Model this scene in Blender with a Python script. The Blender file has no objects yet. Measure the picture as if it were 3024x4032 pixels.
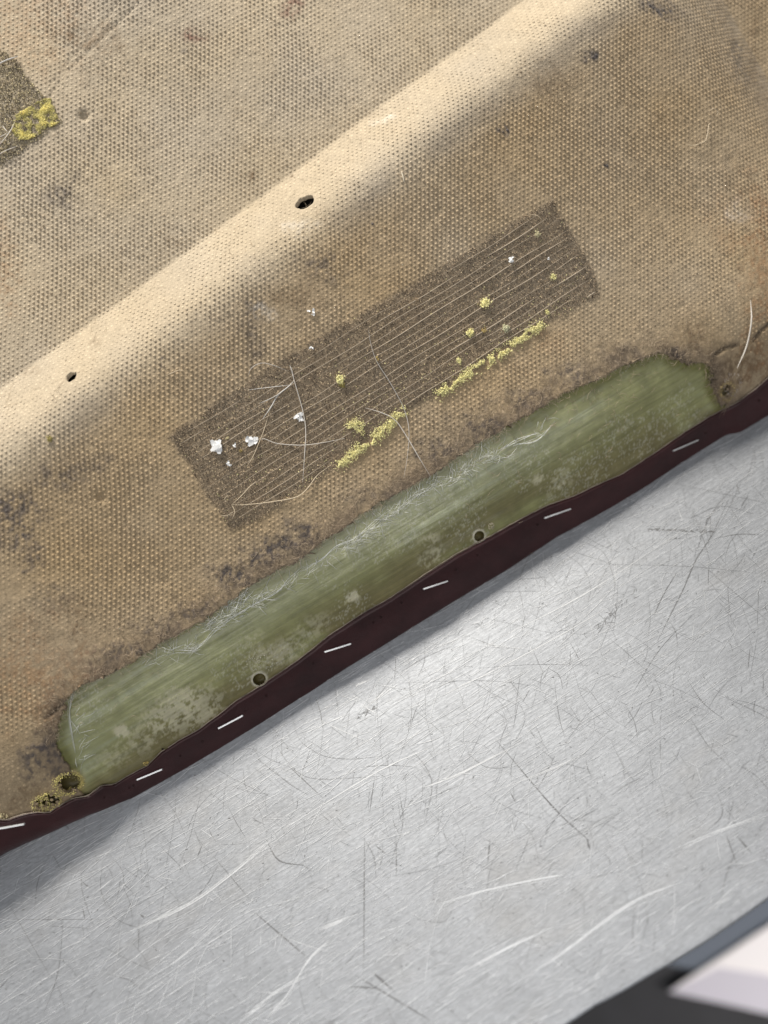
import bpy, math
import numpy as np
from mathutils import Matrix, Vector

rng = np.random.default_rng(7)
R = math.radians
sc = bpy.context.scene
COL = sc.collection

# ------------------------------------------------------------------ camera
ALPHA, PSI = R(25.0), R(20.0)
CAM = np.array([0.0, 0.0, 0.270])
FPX = 2796.0
D = np.array([-math.sin(ALPHA)*math.sin(PSI), math.sin(ALPHA)*math.cos(PSI), -math.cos(ALPHA)])
RT = np.array([1.0, 0, 0]) - D*D[0]
RT /= np.linalg.norm(RT)
UP = np.cross(RT, D)
cd = bpy.data.cameras.new("camera")
cam = bpy.data.objects.new("camera", cd)
COL.objects.link(cam)
cam.matrix_world = Matrix(((RT[0], UP[0], -D[0], CAM[0]), (RT[1], UP[1], -D[1], CAM[1]),
                           (RT[2], UP[2], -D[2], CAM[2]), (0, 0, 0, 1)))
cd.sensor_fit = 'VERTICAL'
cd.sensor_height = 34.6
cd.sensor_width = 25.95
cd.lens = 24.0
cd.clip_start = 0.01
cd.clip_end = 50
cd.dof.use_dof = True
cd.dof.focus_distance = 0.259
cd.dof.aperture_fstop = 3.2
sc.camera = cam

# ------------------------------------------------------------------ light
W = bpy.data.worlds.new("World")
sc.world = W
W.use_nodes = True
bg = W.node_tree.nodes['Background']
bg.inputs[0].default_value = (0.95, 0.97, 1.0, 1)
bg.inputs[1].default_value = 0.12

def area(name, loc, target, size, power, colr):
    l = bpy.data.lights.new(name, 'AREA')
    l.shape = 'RECTANGLE'
    l.size, l.size_y = size
    l.energy = power
    l.color = colr
    o = bpy.data.objects.new(name, l)
    COL.objects.link(o)
    o.location = loc
    d = Vector(target) - Vector(loc)
    o.rotation_euler = d.to_track_quat('-Z', 'Y').to_euler()
    return o

THL = R(122)          # azimuth the key light comes from (up and left in the picture)
ELV = R(42)
area("key_lamp", (1.5*math.cos(ELV)*math.cos(THL), 0.1+1.5*math.cos(ELV)*math.sin(THL), 1.5*math.sin(ELV)),
     (0, .12, .03), (0.25, 0.25), 34.5, (1.0, 0.95, 0.87))
area("sheen_softbox", (0.30, -0.95, 1.9), (0.1, 0, 0), (2.6, 1.15), 19.0, (0.99, 0.99, 1.0))  # added softbox out of view, for sheen on the bench and fill
area("floor_fill", (1.1, -0.5, 0.6), (0.46, -0.29, -0.70), (0.3, 0.3), 3.9, (1.0, 0.95, 0.93)).data.spread = R(66)  # added out of view to brighten the floor, standing in for sunlight

sc.view_settings.view_transform = 'Standard'
sc.view_settings.look = 'None'
sc.view_settings.exposure = 0
sc.view_settings.gamma = 1

# ------------------------------------------------------------------ rays, seat frame
def ray(px, py):
    d = D + RT*((px-1512)/FPX) - UP*((py-2016)/FPX)
    return d/np.linalg.norm(d)

def hit_z(px, py, z):
    d = ray(px, py)
    return CAM + d*((z-CAM[2])/d[2])

BETA = R(26.0)
RIMZ = 0.0152
A0, A1 = hit_z(517, 3160, RIMZ), hit_z(3024, 1615, RIMZ)
EU = (A1-A0)/np.linalg.norm(A1-A0)
TH = math.atan2(EU[1], EU[0])
side = np.array([-EU[1], EU[0], 0.0])               # horizontal, away from the rim
EV = side*math.cos(BETA) + np.array([0, 0, 1.0])*math.sin(BETA)
EN = np.cross(EU, EV)
ORG = hit_z(1512, 2535, RIMZ)
ORG = A0 + EU*np.dot(ORG-A0, EU)
SEATM = np.column_stack([EU, EV, EN])

def smooth(x, a, b):
    t = np.clip((x-a)/(b-a), 0, 1)
    return t*t*(3-2*t)

def plane_uv(px, py, w=0.0):
    d = ray(px, py)
    o = ORG + EN*w
    t = np.dot(o-CAM, EN)/np.dot(d, EN)
    p = CAM + d*t - ORG
    return np.array([np.dot(p, EU), np.dot(p, EV)])

# crease between the flat panel and the raised band
BAND = 0.0275
_d = np.linspace(-0.4, 0.4, 8001)
_s = math.tan(R(37))*smooth(_d, -.0008, .0008)*(1-smooth(_d, BAND*.50, BAND*1.15)) - math.tan(R(4))*smooth(_d, BAND*.9, BAND*1.5)*(1-smooth(_d, .085, .12)) + math.tan(R(2))*smooth(-_d, -.001, .001)
_B = np.cumsum(_s)*(_d[1]-_d[0])
_B -= _B[-1]
_w0 = float(np.interp(0, _d, _B))
C0, C1 = plane_uv(0, 1545, _w0), plane_uv(2078, 0, _w0)
CD = (C1-C0)/np.linalg.norm(C1-C0)
CN = np.array([CD[1], -CD[0]])                       # towards the rim
_v = np.linspace(-0.02, 0.4, 6001)
_r = math.tan(R(20))*(1-smooth(_v, .014, .052)) + math.tan(R(17))*(1-smooth(_v, .0, .016))
_R = np.cumsum(_r)*(_v[1]-_v[0])
_R -= _R[-1]
U_R = plane_uv(2860, 700, 0)[0]

def height(u, v):
    u = np.asarray(u, float); v = np.asarray(v, float)
    d = (u-C0[0])*CN[0] + (v-C0[1])*CN[1]
    w = np.interp(d, _d, _B) + np.interp(v, _v, _R)
    x = np.clip(u-(U_R-.006) + .06*(v-.06), 0, .06)
    w = w - 5.0*x*x
    w = w + 0.0006*np.sin(u*31+1.0)*np.sin(v*27+.4) + .0004*np.sin(u*70+v*40)
    return w

def uv_of(px, py, h=0.0):
    w = -0.004
    for _ in range(16):
        q = plane_uv(px, py, w)
        w = .4*w + .6*(float(height(q[0], q[1])) + h)
    return q

def uvs(pts, h=0.0):
    return np.array([uv_of(a, b, h) for a, b in pts])

def local(px, py, h=0.0):
    q = uv_of(px, py, h)
    return np.array([q[0], q[1], float(height(q[0], q[1]))+h])

def to_world(p):
    return ORG + np.asarray(p) @ SEATM.T

PXM = float(np.linalg.norm(uv_of(1300, 1500)-uv_of(1400, 1500))/100)   # metres per photo pixel

# ------------------------------------------------------------------ noise
def _hash(i, j, s):
    n = (i*374761393 + j*668265263 + s*974634777) & 0xffffffff
    n = ((n ^ (n >> 13))*1274126177) & 0xffffffff
    return ((n ^ (n >> 16)) & 0xffff)/65535.0

def vnoise(x, y, s=0):
    x = np.asarray(x, float); y = np.asarray(y, float)
    i = np.floor(x).astype(np.int64); j = np.floor(y).astype(np.int64)
    fx, fy = x-i, y-j
    fx = fx*fx*(3-2*fx); fy = fy*fy*(3-2*fy)
    a = _hash(i, j, s); b = _hash(i+1, j, s); c = _hash(i, j+1, s); d = _hash(i+1, j+1, s)
    return (a*(1-fx)+b*fx)*(1-fy) + (c*(1-fx)+d*fx)*fy

def fbm(x, y, s=0, o=4):
    t = 0; a = .5; k = 0
    for q in range(o):
        t = t + a*vnoise(x, y, s+q); k += a
        x = x*2.03; y = y*2.03; a *= .5
    return t/k

# ------------------------------------------------------------------ object helpers
def set_col(me, col):
    at = me.color_attributes.new("Col", 'FLOAT_COLOR', 'POINT')
    c = np.ones((len(me.vertices), 4), np.float32)
    c[:, :3] = col
    at.data.foreach_set("color", c.ravel())

def mesh_obj(name, verts, faces, mat, parent=None, smooth_=True, col=None, centre=False, kind=None):
    me = bpy.data.meshes.new(name)
    verts = np.asarray(verts, float)
    loc = None
    if centre:
        loc = verts.mean(0)
        verts = verts-loc
    if isinstance(faces, np.ndarray):
        n, k = faces.shape
        me.vertices.add(len(verts)); me.vertices.foreach_set("co", verts.ravel())
        me.loops.add(n*k); me.loops.foreach_set("vertex_index", faces.astype(np.int32).ravel())
        me.polygons.add(n)
        me.polygons.foreach_set("loop_start", np.arange(0, n*k, k, dtype=np.int32))
        me.update(calc_edges=True)
    else:
        me.from_pydata(verts.tolist(), [], faces)
    me.validate()
    me.polygons.foreach_set("use_smooth", [smooth_]*len(me.polygons))
    me.materials.append(mat)
    if col is not None:
        set_col(me, col)
    o = bpy.data.objects.new(name, me)
    COL.objects.link(o)
    if parent: o.parent = parent
    if loc is not None: o.location = loc
    if kind: o["kind"] = kind
    return o

def tag(o, label, cat=None, group=None):
    o["label"] = label
    if cat: o["category"] = cat
    if group: o["group"] = group
    return o

def catmull(P, n):
    P = np.asarray(P, float)
    Q = np.vstack([2*P[0]-P[1], P, 2*P[-1]-P[-2]])
    out = []
    for i in range(1, len(Q)-2):
        for t in np.linspace(0, 1, n, endpoint=False):
            a, b, c, d = Q[i-1], Q[i], Q[i+1], Q[i+2]
            out.append(.5*((2*b)+(-a+c)*t+(2*a-5*b+4*c-d)*t*t+(-a+3*b-3*c+d)*t**3))
    out.append(P[-1])
    return np.array(out)

def tubes(lines, radii, sides=3, cols=None, taper=True):
    """lines: list of (n,3) arrays -> verts, quads, colours"""
    V, F, C = [], [], []
    off = 0
    for k, P in enumerate(lines):
        n = len(P)
        T = np.gradient(P, axis=0)
        T /= np.linalg.norm(T, axis=1)[:, None]+1e-12
        ref = np.array([0.13, 0.21, 0.97])
        X = np.cross(T, ref); X /= np.linalg.norm(X, axis=1)[:, None]+1e-9
        Y = np.cross(T, X)
        r = np.full(n, radii[k] if np.ndim(radii) else radii)
        if taper:
            r = r*np.minimum(1, .25+3.0*np.minimum(np.linspace(0, 1, n), np.linspace(1, 0, n)))
        a = np.arange(sides)*2*math.pi/sides
        ring = P[:, None, :] + r[:, None, None]*(X[:, None, :]*np.cos(a)[None, :, None]+Y[:, None, :]*np.sin(a)[None, :, None])
        V.append(ring.reshape(-1, 3))
        i = np.arange(n-1)[:, None]*sides + np.arange(sides)[None, :]
        j = np.arange(n-1)[:, None]*sides + (np.arange(sides)[None, :]+1) % sides
        F.append(np.stack([i, j, j+sides, i+sides], -1).reshape(-1, 4)+off)
        if cols is not None:
            C.append(np.repeat(np.asarray(cols[k])[None, :], n*sides, 0))
        off += n*sides
    return np.vstack(V), np.vstack(F), (np.vstack(C) if cols is not None else None)

OCT = np.array([[1, 0, 0], [-1, 0, 0], [0, 1, 0], [0, -1, 0], [0, 0, 1], [0, 0, -1]], float)
OCF = np.array([[0, 2, 4], [2, 1, 4], [1, 3, 4], [3, 0, 4], [2, 0, 5], [1, 2, 5], [3, 1, 5], [0, 3, 5]])
def grains(P, r, cols=None, squash=.8):
    n = len(P)
    q = rng.normal(size=(n, 3, 3))
    q, _ = np.linalg.qr(q)
    sh = OCT[None]*rng.uniform(.55, 1.25, (n, 6, 1))
    v = np.einsum('nij,nkj->nki', q, sh)*np.asarray(r)[:, None, None]
    v[:, :, 2] *= squash
    V = (P[:, None, :]+v).reshape(-1, 3)
    F = (OCF[None]+(np.arange(n)*6)[:, None, None]).reshape(-1, 3)
    C = None if cols is None else np.repeat(cols, 6, 0)
    return V, F, C

# ------------------------------------------------------------------ materials
def new_mat(name):
    m = bpy.data.materials.new(name)
    m.use_nodes = True
    nt = m.node_tree
    return m, nt, nt.nodes['Principled BSDF']

def N(nt, t, **kw):
    n = nt.nodes.new(t)
    for k, v in kw.items():
        if k in n.inputs.keys(): n.inputs[k].default_value = v
        else: setattr(n, k, v)
    return n

def mult_noise(nt, colsock, scale, lo, hi, detail=4, coord=None, stretch=None):
    tc = N(nt, 'ShaderNodeTexCoord')
    src = tc.outputs['Object']
    if stretch:
        mp = N(nt, 'ShaderNodeMapping'); mp.inputs['Scale'].default_value = stretch
        nt.links.new(src, mp.inputs[0]); src = mp.outputs[0]
    nz = N(nt, 'ShaderNodeTexNoise', Scale=scale, Detail=detail, Roughness=.65)
    nt.links.new(src, nz.inputs['Vector'])
    mr = N(nt, 'ShaderNodeMapRange')
    mr.inputs[1].default_value = .3; mr.inputs[2].default_value = .7
    mr.inputs[3].default_value = lo; mr.inputs[4].default_value = hi
    nt.links.new(nz.outputs['Fac'], mr.inputs[0])
    mx = N(nt, 'ShaderNodeMix', data_type='RGBA', blend_type='MULTIPLY')
    mx.inputs[0].default_value = 1
    nt.links.new(colsock, mx.inputs[6])
    nt.links.new(mr.outputs[0], mx.inputs[7])
    return mx.outputs[2], nz.outputs['Fac'], src

def attr_mat(name, rough=.9, fine=None, bump=None, sheen=0, spec=.3, sss=None):
    m, nt, b = new_mat(name)
    a = N(nt, 'ShaderNodeVertexColor'); a.layer_name = "Col"
    out = a.outputs['Color']
    f = None
    if fine:
        out, f, _ = mult_noise(nt, out, *fine)
    nt.links.new(out, b.inputs['Base Color'])
    b.inputs['Roughness'].default_value = rough
    b.inputs['Specular IOR Level'].default_value = spec
    if sheen: b.inputs['Sheen Weight'].default_value = sheen
    if bump and f:
        bp = N(nt, 'ShaderNodeBump', Strength=bump[0], Distance=bump[1])
        nt.links.new(f, bp.inputs['Height']); nt.links.new(bp.outputs[0], b.inputs['Normal'])
    if sss:
        b.inputs['Subsurface Weight'].default_value = sss[0]
        b.inputs['Subsurface Radius'].default_value = (1, .9, .6)
        b.inputs['Subsurface Scale'].default_value = sss[1]
    return m

M_FELT = attr_mat("felt", .95, (1700, .80, 1.18, 5), (.55, .00035), sheen=.15, spec=.15)
M_BUMP = attr_mat("felt_bumps", .92, (2600, .86, 1.14, 3), None, sheen=.1, spec=.2)
M_FIBRE = attr_mat("fibres", .7, None, None, spec=.35)
M_GRAIN = attr_mat("residue_grains", .9, None, None, spec=.2)
M_FOAM = attr_mat("yellow_foam", .9, (4000, .92, 1.08, 2), None, sheen=.3, spec=.2)

def plain(name, c, rough=.5, metal=0.0, spec=.5):
    m, nt, b = new_mat(name)
    b.inputs['Base Color'].default_value = (*c, 1)
    b.inputs['Roughness'].default_value = rough
    b.inputs['Metallic'].default_value = metal
    b.inputs['Specular IOR Level'].default_value = spec
    return m, nt, b

# fibreglass: colour attribute, streaks along the rim, glossy resin
M_GLASS, nt, b = new_mat("fibreglass")
a = N(nt, 'ShaderNodeVertexColor'); a.layer_name = "Col"
o1, f1, _ = mult_noise(nt, a.outputs['Color'], 1.0, .80, 1.18, 6, None, (35, 900, 300))
o2, f2, _ = mult_noise(nt, o1, 160, .86, 1.14, 4)
nt.links.new(o2, b.inputs['Base Color'])
b.inputs['Roughness'].default_value = .24
b.inputs['Specular IOR Level'].default_value = .6
b.inputs['Subsurface Weight'].default_value = .25
b.inputs['Subsurface Radius'].default_value = (.8, 1, .4)
b.inputs['Subsurface Scale'].default_value = .002
bp = N(nt, 'ShaderNodeBump', Strength=.35, Distance=.0004)
nt.links.new(f1, bp.inputs['Height']); nt.links.new(bp.outputs[0], b.inputs['Normal'])

# leather
M_LEATHER, nt, b = new_mat("oxblood_leather")
rgb = N(nt, 'ShaderNodeRGB'); rgb.outputs[0].default_value = (.042, .0120, .0130, 1)
o1, f1, s1 = mult_noise(nt, rgb.outputs[0], 60, .6, 1.35, 5)
nt.links.new(o1, b.inputs['Base Color'])
b.inputs['Roughness'].default_value = .48
b.inputs['Specular IOR Level'].default_value = .42
vo = N(nt, 'ShaderNodeTexVoronoi', Scale=1100.0); vo.feature = 'DISTANCE_TO_EDGE'
nt.links.new(s1, vo.inputs['Vector'])
bp = N(nt, 'ShaderNodeBump', Strength=.35, Distance=.0002)
nt.links.new(vo.outputs['Distance'], bp.inputs['Height']); nt.links.new(bp.outputs[0], b.inputs['Normal'])

M_STAPLE, _, _ = plain("staple_steel", (.80, .80, .79), .42, .75)
M_WHITE, _, _ = plain("white_plastic", (.93, .93, .92), .5)
M_HOLE, _, _ = plain("hole_dark", (.02, .014, .009), .9)

# ------------------------------------------------------------------ outline data (photo pixels)
TORN = [(300, 3100), (272, 3024), (236, 2962), (219, 2934), (229, 2871), (240, 2810), (255, 2759), (279, 2732), (325, 2692), (398, 2666),
        (477, 2626), (550, 2586), (640, 2530), (690, 2500), (796, 2440), (902, 2364), (981, 2304), (1100, 2238), (1164, 2213),
        (1263, 2137), (1376, 2057), (1462, 1997), (1595, 1924), (1700, 1868), (1799, 1792), (1900, 1732), (1971, 1693), (2064, 1640),
        (2103, 1616), (2189, 1563), (2295, 1517), (2388, 1477), (2441, 1440), (2521, 1417), (2594, 1387), (2627, 1391), (2640, 1411),
        (2706, 1430), (2779, 1430), (2806, 1470), (2799, 1517), (2830, 1590), (2885, 1610)]
EDGE = [(-260, 3300), (-120, 3250), (0, 3212), (42, 3217), (75, 3203), (105, 3194), (157, 3185), (205, 3188), (256, 3155), (301, 3131),
        (356, 3123), (407, 3086), (452, 3086), (500, 3055), (584, 3011), (637, 2958), (703, 2914), (782, 2871), (862, 2812),
        (928, 2759), (1019, 2703), (1100, 2648), (1165, 2604), (1298, 2498), (1430, 2412), (1537, 2352), (1682, 2253),
        (1795, 2180), (1931, 2108), (2064, 2034), (2163, 1985), (2263, 1951), (2329, 1918), (2449, 1865), (2581, 1779),
        (2700, 1697), (2786, 1643), (2885, 1590), (2958, 1537), (3024, 1477), (3120, 1400), (3260, 1300)]
RIM = [(-300, 3530), (0, 3330), (345, 3190), (517, 3135), (700, 3035), (862, 2940), (1066, 2815), (1231, 2712), (1364, 2622), (1563, 2500),
       (1762, 2374), (2000, 2233), (2189, 2108), (2454, 1968), (2700, 1828), (2895, 1704), (3024, 1624), (3260, 1474)]
torn = uvs(TORN)
edge = uvs(EDGE)
rim = uvs(RIM)
edge_v = lambda u: np.interp(u, edge[:, 0], edge[:, 1])
rim_v = lambda u: np.interp(u, rim[:, 0], rim[:, 1])

def seg_dist(P, poly, closed=False):
    Q = np.vstack([poly, poly[:1]]) if closed else poly
    best = np.full(len(P), 1e9)
    for a, b_ in zip(Q[:-1], Q[1:]):
        ab = b_-a
        t = np.clip(((P-a)@ab)/(ab@ab+1e-18), 0, 1)
        dd = np.linalg.norm(P-(a+t[:, None]*ab), axis=1)
        best = np.minimum(best, dd)
    return best

def inside(P, poly):
    x, y = P[:, 0], P[:, 1]
    r = np.zeros(len(P), bool)
    j = len(poly)-1
    for i in range(len(poly)):
        xi, yi = poly[i]; xj, yj = poly[j]
        c = ((yi > y) != (yj > y)) & (x < (xj-xi)*(y-yi)/(yj-yi+1e-18)+xi)
        r ^= c
        j = i
    return r

EXPO = np.vstack([torn, [[torn[-1, 0], -.02], [torn[0, 0], -.02]]])
def torn_sd(P, rough=True):
    """positive on the felt, negative where the fibreglass is bare (metres)"""
    d = seg_dist(P, torn)
    s = np.where(inside(P, EXPO), -d, d)
    if rough:
        s = s + .0016*(fbm(P[:, 0]*330, P[:, 1]*330, 3, 4)-.5) + .0007*(vnoise(P[:, 0]*1900, P[:, 1]*1900, 9)-.5)
    return s

HOLES = [((1200, 803), 42, 32), ((285, 1486), 24, 22)]     # through the band: centre, radii in px
hole_uv = [(uv_of(*c), rx*PXM, ry*PXM) for c, rx, ry in HOLES]
def hole_sd(P, k, rough=True):
    c, rx, ry = hole_uv[k]
    q = P-c
    # long axis a little turned from the rim
    t = R(10)
    x = q[:, 0]*math.cos(t)+q[:, 1]*math.sin(t); y = -q[:, 0]*math.sin(t)+q[:, 1]*math.cos(t)
    rr = np.sqrt((x/rx)**2+(y/ry)**2)
    ang = np.arctan2(y, x)
    return (rr-1-.05*np.sin(ang*5+k)-.03*np.sin(ang*11))*min(rx, ry)

# ------------------------------------------------------------------ felt colour (dirt has its own shapes)
SPOT = [  # x, y, rx, ry, strength, tone  (g grey, b brown, r red, o orange, w worn pale)
    (772, 1237, 9, 9, 1.6, 'g'), (992, 1200, 8, 7, 1.6, 'g'), (1005, 1225, 9, 7, 1.6, 'g'), (640, 1440, 8, 8, 1.6, 'g'), (645, 1415, 7, 7, 1.4, 'g'), (1148, 700, 9, 8, 1.3, 'b'), (1465, 888, 12, 10, 1.4, 'g'), (2380, 660, 16, 9, 1.6, 'g'), (130, 1470, 60, 30, .3, 'b'), (380, 1350, 30, 30, .25, 'b'), (250, 775, 80, 60, .55, 'g'), (310, 700, 40, 50, .3, 'g'), (2335, 232, 60, 34, .95, 'g'), (2600, 50, 110, 55, .8, 'g'), (2560, 20, 60, 40, .6, 'g'),
    (1970, 515, 45, 26, .8, 'g'), (2140, 350, 60, 30, .35, 'b'), (2200, 310, 120, 40, .25, 'b'), (1260, 1060, 110, 60, .55, 'g'), (1150, 1180, 150, 50, .35, 'b'), (1000, 1250, 70, 90, .5, 'g'),
    (1000, 1400, 50, 90, .45, 'g'), (820, 1560, 120, 50, .25, 'b'), (60, 1990, 130, 60, .7, 'g'), (70, 2100, 110, 80, .7, 'g'), (130, 2200, 70, 60, .55, 'g'), (230, 1880, 120, 60, .5, 'g'),
    (380, 1830, 90, 40, .4, 'g'), (200, 2340, 110, 70, .35, 'g'), (320, 2480, 30, 110, .4, 'b'), (300, 2400, 70, 60, .3, 'b'), (460, 2560, 90, 50, .55, 'g'), (545, 2560, 40, 30, .8, 'g'),
    (650, 2470, 110, 50, .6, 'g'), (780, 2400, 110, 60, .65, 'g'), (930, 2270, 110, 60, .85, 'g'), (1000, 2220, 90, 45, .9, 'g'), (1100, 2150, 130, 60, .85, 'g'), (1200, 2090, 90, 60, .75, 'g'),
    (380, 2610, 90, 40, .5, 'g'), (210, 2930, 80, 70, .85, 'g'), (150, 3000, 80, 80, .7, 'g'), (240, 3010, 50, 70, .8, 'g'), (60, 3130, 120, 60, .4, 'b'),
    (1480, 1950, 150, 60, .45, 'g'), (1750, 1780, 160, 60, .6, 'g'), (1900, 1680, 150, 70, .65, 'g'), (2060, 1580, 140, 60, .6, 'g'), (2250, 1480, 130, 50, .6, 'g'), (2420, 1410, 130, 50, .45, 'g'),
    (2660, 1400, 60, 40, .75, 'g'), (2720, 1330, 90, 60, .45, 'b'), (2880, 1450, 120, 110, .6, 'b'), (2980, 1400, 80, 120, .5, 'b'),
    (790, 160, 60, 40, .5, 'r'), (740, 150, 30, 25, .4, 'r'), (1140, 50, 60, 40, .45, 'r'), (1180, 20, 40, 30, .4, 'r'), (730, 215, 16, 14, .8, 'g'), (975, 590, 40, 30, .25, 'b'), (1000, 700, 28, 30, .6, 'b'),
    (100, 120, 300, 200, .28, 'o'), (380, 160, 150, 60, .35, 'b'), (0, 1050, 90, 240, .35, 'o'), (60, 2620, 260, 220, .30, 'o'), (160, 2720, 160, 120, .30, 'o'), (300, 2640, 120, 80, .25, 'o'),
    (3000, 1050, 110, 420, .55, 'o'), (2990, 350, 70, 400, .4, 'b'), (2900, 250, 60, 160, .35, 'g'), (2850, 900, 120, 160, .2, 'o'), (680, 960, 28, 30, .4, 'b'),
    (2900, 850, 70, 60, .25, 'w'), (1180, 900, 90, 50, .25, 'w'), (1040, 1240, 60, 40, .35, 'w'), (1500, 480, 60, 30, .4, 'w'),
    (1730, 1480, 150, 60, .25, 'b'), (2150, 1350, 100, 60, .2, 'o'), (1350, 1800, 80, 40, .25, 'o'),
]
_sp = []
for x, y, rx, ry, st, tn in SPOT:
    _sp.append((uv_of(x, y), rx*PXM, ry*PXM, st, tn))
# direction of picture axes inside the seat plane
AX = uv_of(1600, 1500)-uv_of(1400, 1500); AX /= np.linalg.norm(AX)
AY = uv_of(1500, 1400)-uv_of(1500, 1600); AY /= np.linalg.norm(AY)
TONE = {'g': (.105, .092, .088), 'b': (.16, .105, .060), 'r': (.17, .060, .045), 'o': (.36, .215, .115), 'w': (.80, .74, .64)}
PATCH = uvs([(672, 1722), (700, 1690), (760, 1660), (1010, 1480), (1270, 1322), (1500, 1195), (1700, 1075), (1900, 955), (2080, 845), (2172, 795), (2190, 835), (2250, 930), (2330, 1070), (2356, 1165),
             (2250, 1220), (2130, 1290), (1960, 1400), (1720, 1555), (1560, 1640), (1340, 1835), (1200, 1920), (1010, 2050), (915, 2085), (830, 1965), (740, 1820)])
def patch_sd(P):
    d = seg_dist(P, PATCH, True)
    s = np.where(inside(P, PATCH), d, -d)
    return s + .0014*(fbm(P[:, 0]*400, P[:, 1]*400, 31, 3)-.5)

PATCH2 = uvs([(-60, 200), (40, 215), (120, 330), (205, 405), (245, 490), (150, 570), (30, 650), (-80, 720)])
def patch2_sd(P):
    d = seg_dist(P, PATCH2, True)
    s = np.where(inside(P, PATCH2), d, -d)
    return s + .003*(fbm(P[:, 0]*250, P[:, 1]*250, 37, 3)-.5)

def felt_colour(P):
    n = len(P)
    u, v = P[:, 0], P[:, 1]
    base = np.array([.480, .400, .290])
    c = np.repeat(base[None], n, 0)
    # aged: broad blotches
    big = fbm(u*22, v*22, 1, 4)
    mid = fbm(u*240, v*240, 2, 3)
    c *= (1+.18*(big-.5)+.15*(mid-.5))[:, None]
    wm = (fbm(u*35, v*35, 6, 3)-.5)[:, None]
    c *= 1+wm*np.array([.06, .0, -.14])
    d = (u-C0[0])*CN[0] + (v-C0[1])*CN[1]
    # the outer slope is darker and browner than the flat panel
    k = smooth(d, BAND*.9, BAND*1.5)*(.60+.6*(fbm(u*30, v*30, 5, 3)-.5))
    c = c*(1-k[:, None]) + c*np.array([.80, .695, .545])*k[:, None]
    for q, rx, ry, st, tn in _sp:
        e = P-q
        x = e@AX; y = e@AY
        rr = np.sqrt((x/rx)**2+(y/ry)**2)
        near = rr < 1.9
        if not near.any(): continue
        x, y, rr_ = x[near], y[near], rr[near]
        nz = fbm(u[near]*260, v[near]*260, 17, 4)
        m = st*(1-smooth(rr_+1.5*(nz-.5), .25, 1.25))
        # grime catches the raised grain unevenly
        m = (.78 if tn in 'gw' else .8)*m*(.15+1.45*smooth(fbm(u[near]*900, v[near]*900, 23, 3), .34, .66))
        m = np.clip(m, 0, 1)[:, None]
        c[near] = c[near]*(1-m) + np.array(TONE[tn])*m
    # grey line of rubbed dirt along the top of the ridge
    l = np.exp(-((d-BAND*1.12)/.006)**2)*smooth(fbm(u*60, v*60, 41, 3), .42, .7)*.3
    c = c*(1-l[:, None]) + np.array([.13, .11, .10])*l[:, None]
    # torn margin is frayed and soiled
    ts = torn_sd(P, False)
    m = (1-smooth(ts, 0, .010))*smooth(fbm(u*90, v*90, 51, 3), .3, .62)*.50
    m = m*((ts > -.002))
    c = c*(1-m[:, None]) + np.array([.125, .098, .085])*m[:, None]
    for pts in ([(2810, 1395), (2850, 1370), (2900, 1358)], [(2960, 1345), (2985, 1310), (3040, 1260)], [(190, 2820), (225, 2790), (256, 2762)], [(2640, 1405), (2700, 1425), (2740, 1440)]):
        dd = seg_dist(P, uvs(pts))+.0006*(fbm(u*500, v*500, 53, 2)-.5)
        m = (1-smooth(dd, .0002, .0009))[:, None]*.8
        c = c*(1-m)+np.array([.05, .04, .034])*m
    # old adhesive patches
    for fn, tone, s in ((patch_sd, (.25, .205, .155), .75), (patch2_sd, (.25, .22, .16), .70)):
        ps = fn(P)
        m = smooth(ps+.0022*(fbm(u*260, v*260, 63, 3)-.5), -.0012, .0016)*s*(.75+.5*(fbm(u*700, v*700, 61, 3)-.5))
        c = c*(1-m[:, None]) + np.array(tone)*m[:, None]
        e = np.exp(-((ps-.0015)/.0022)**2)*.35*smooth(fbm(u*120, v*120, 67, 2), .35, .7)
        c = c*(1-e[:, None]) + np.array([.05, .042, .038])*e[:, None]
    return np.clip(c, .01, .9)

# ------------------------------------------------------------------ seat shell
seat = bpy.data.objects.new("seat_shell", None)
COL.objects.link(seat)
seat.matrix_world = Matrix(((*[SEATM[0, i] for i in range(3)], ORG[0]), (*[SEATM[1, i] for i in range(3)], ORG[1]),
                            (*[SEATM[2, i] for i in range(3)], ORG[2]), (0, 0, 0, 1)))
tag(seat, "upturned seat shell lined with torn beige dimpled felt over green fibreglass, on the metal bench", "seat shell")

corn = np.array([plane_uv(x, y) for x, y in ((0, 0), (3024, 0), (0, 4032), (3024, 2000), (0, 3300))])
UMIN, UMAX = corn[:, 0].min()-.012, corn[:, 0].max()+.02
UMIN = min(uv_of(0, 0)[0], uv_of(0, 3300)[0])-.015
UMAX = max(uv_of(3024, 0)[0], uv_of(3024, 1500)[0])+.02
VMAX = max(uv_of(0, 0)[1], uv_of(3024, 0)[1])+.02
STEP = .00085

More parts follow.
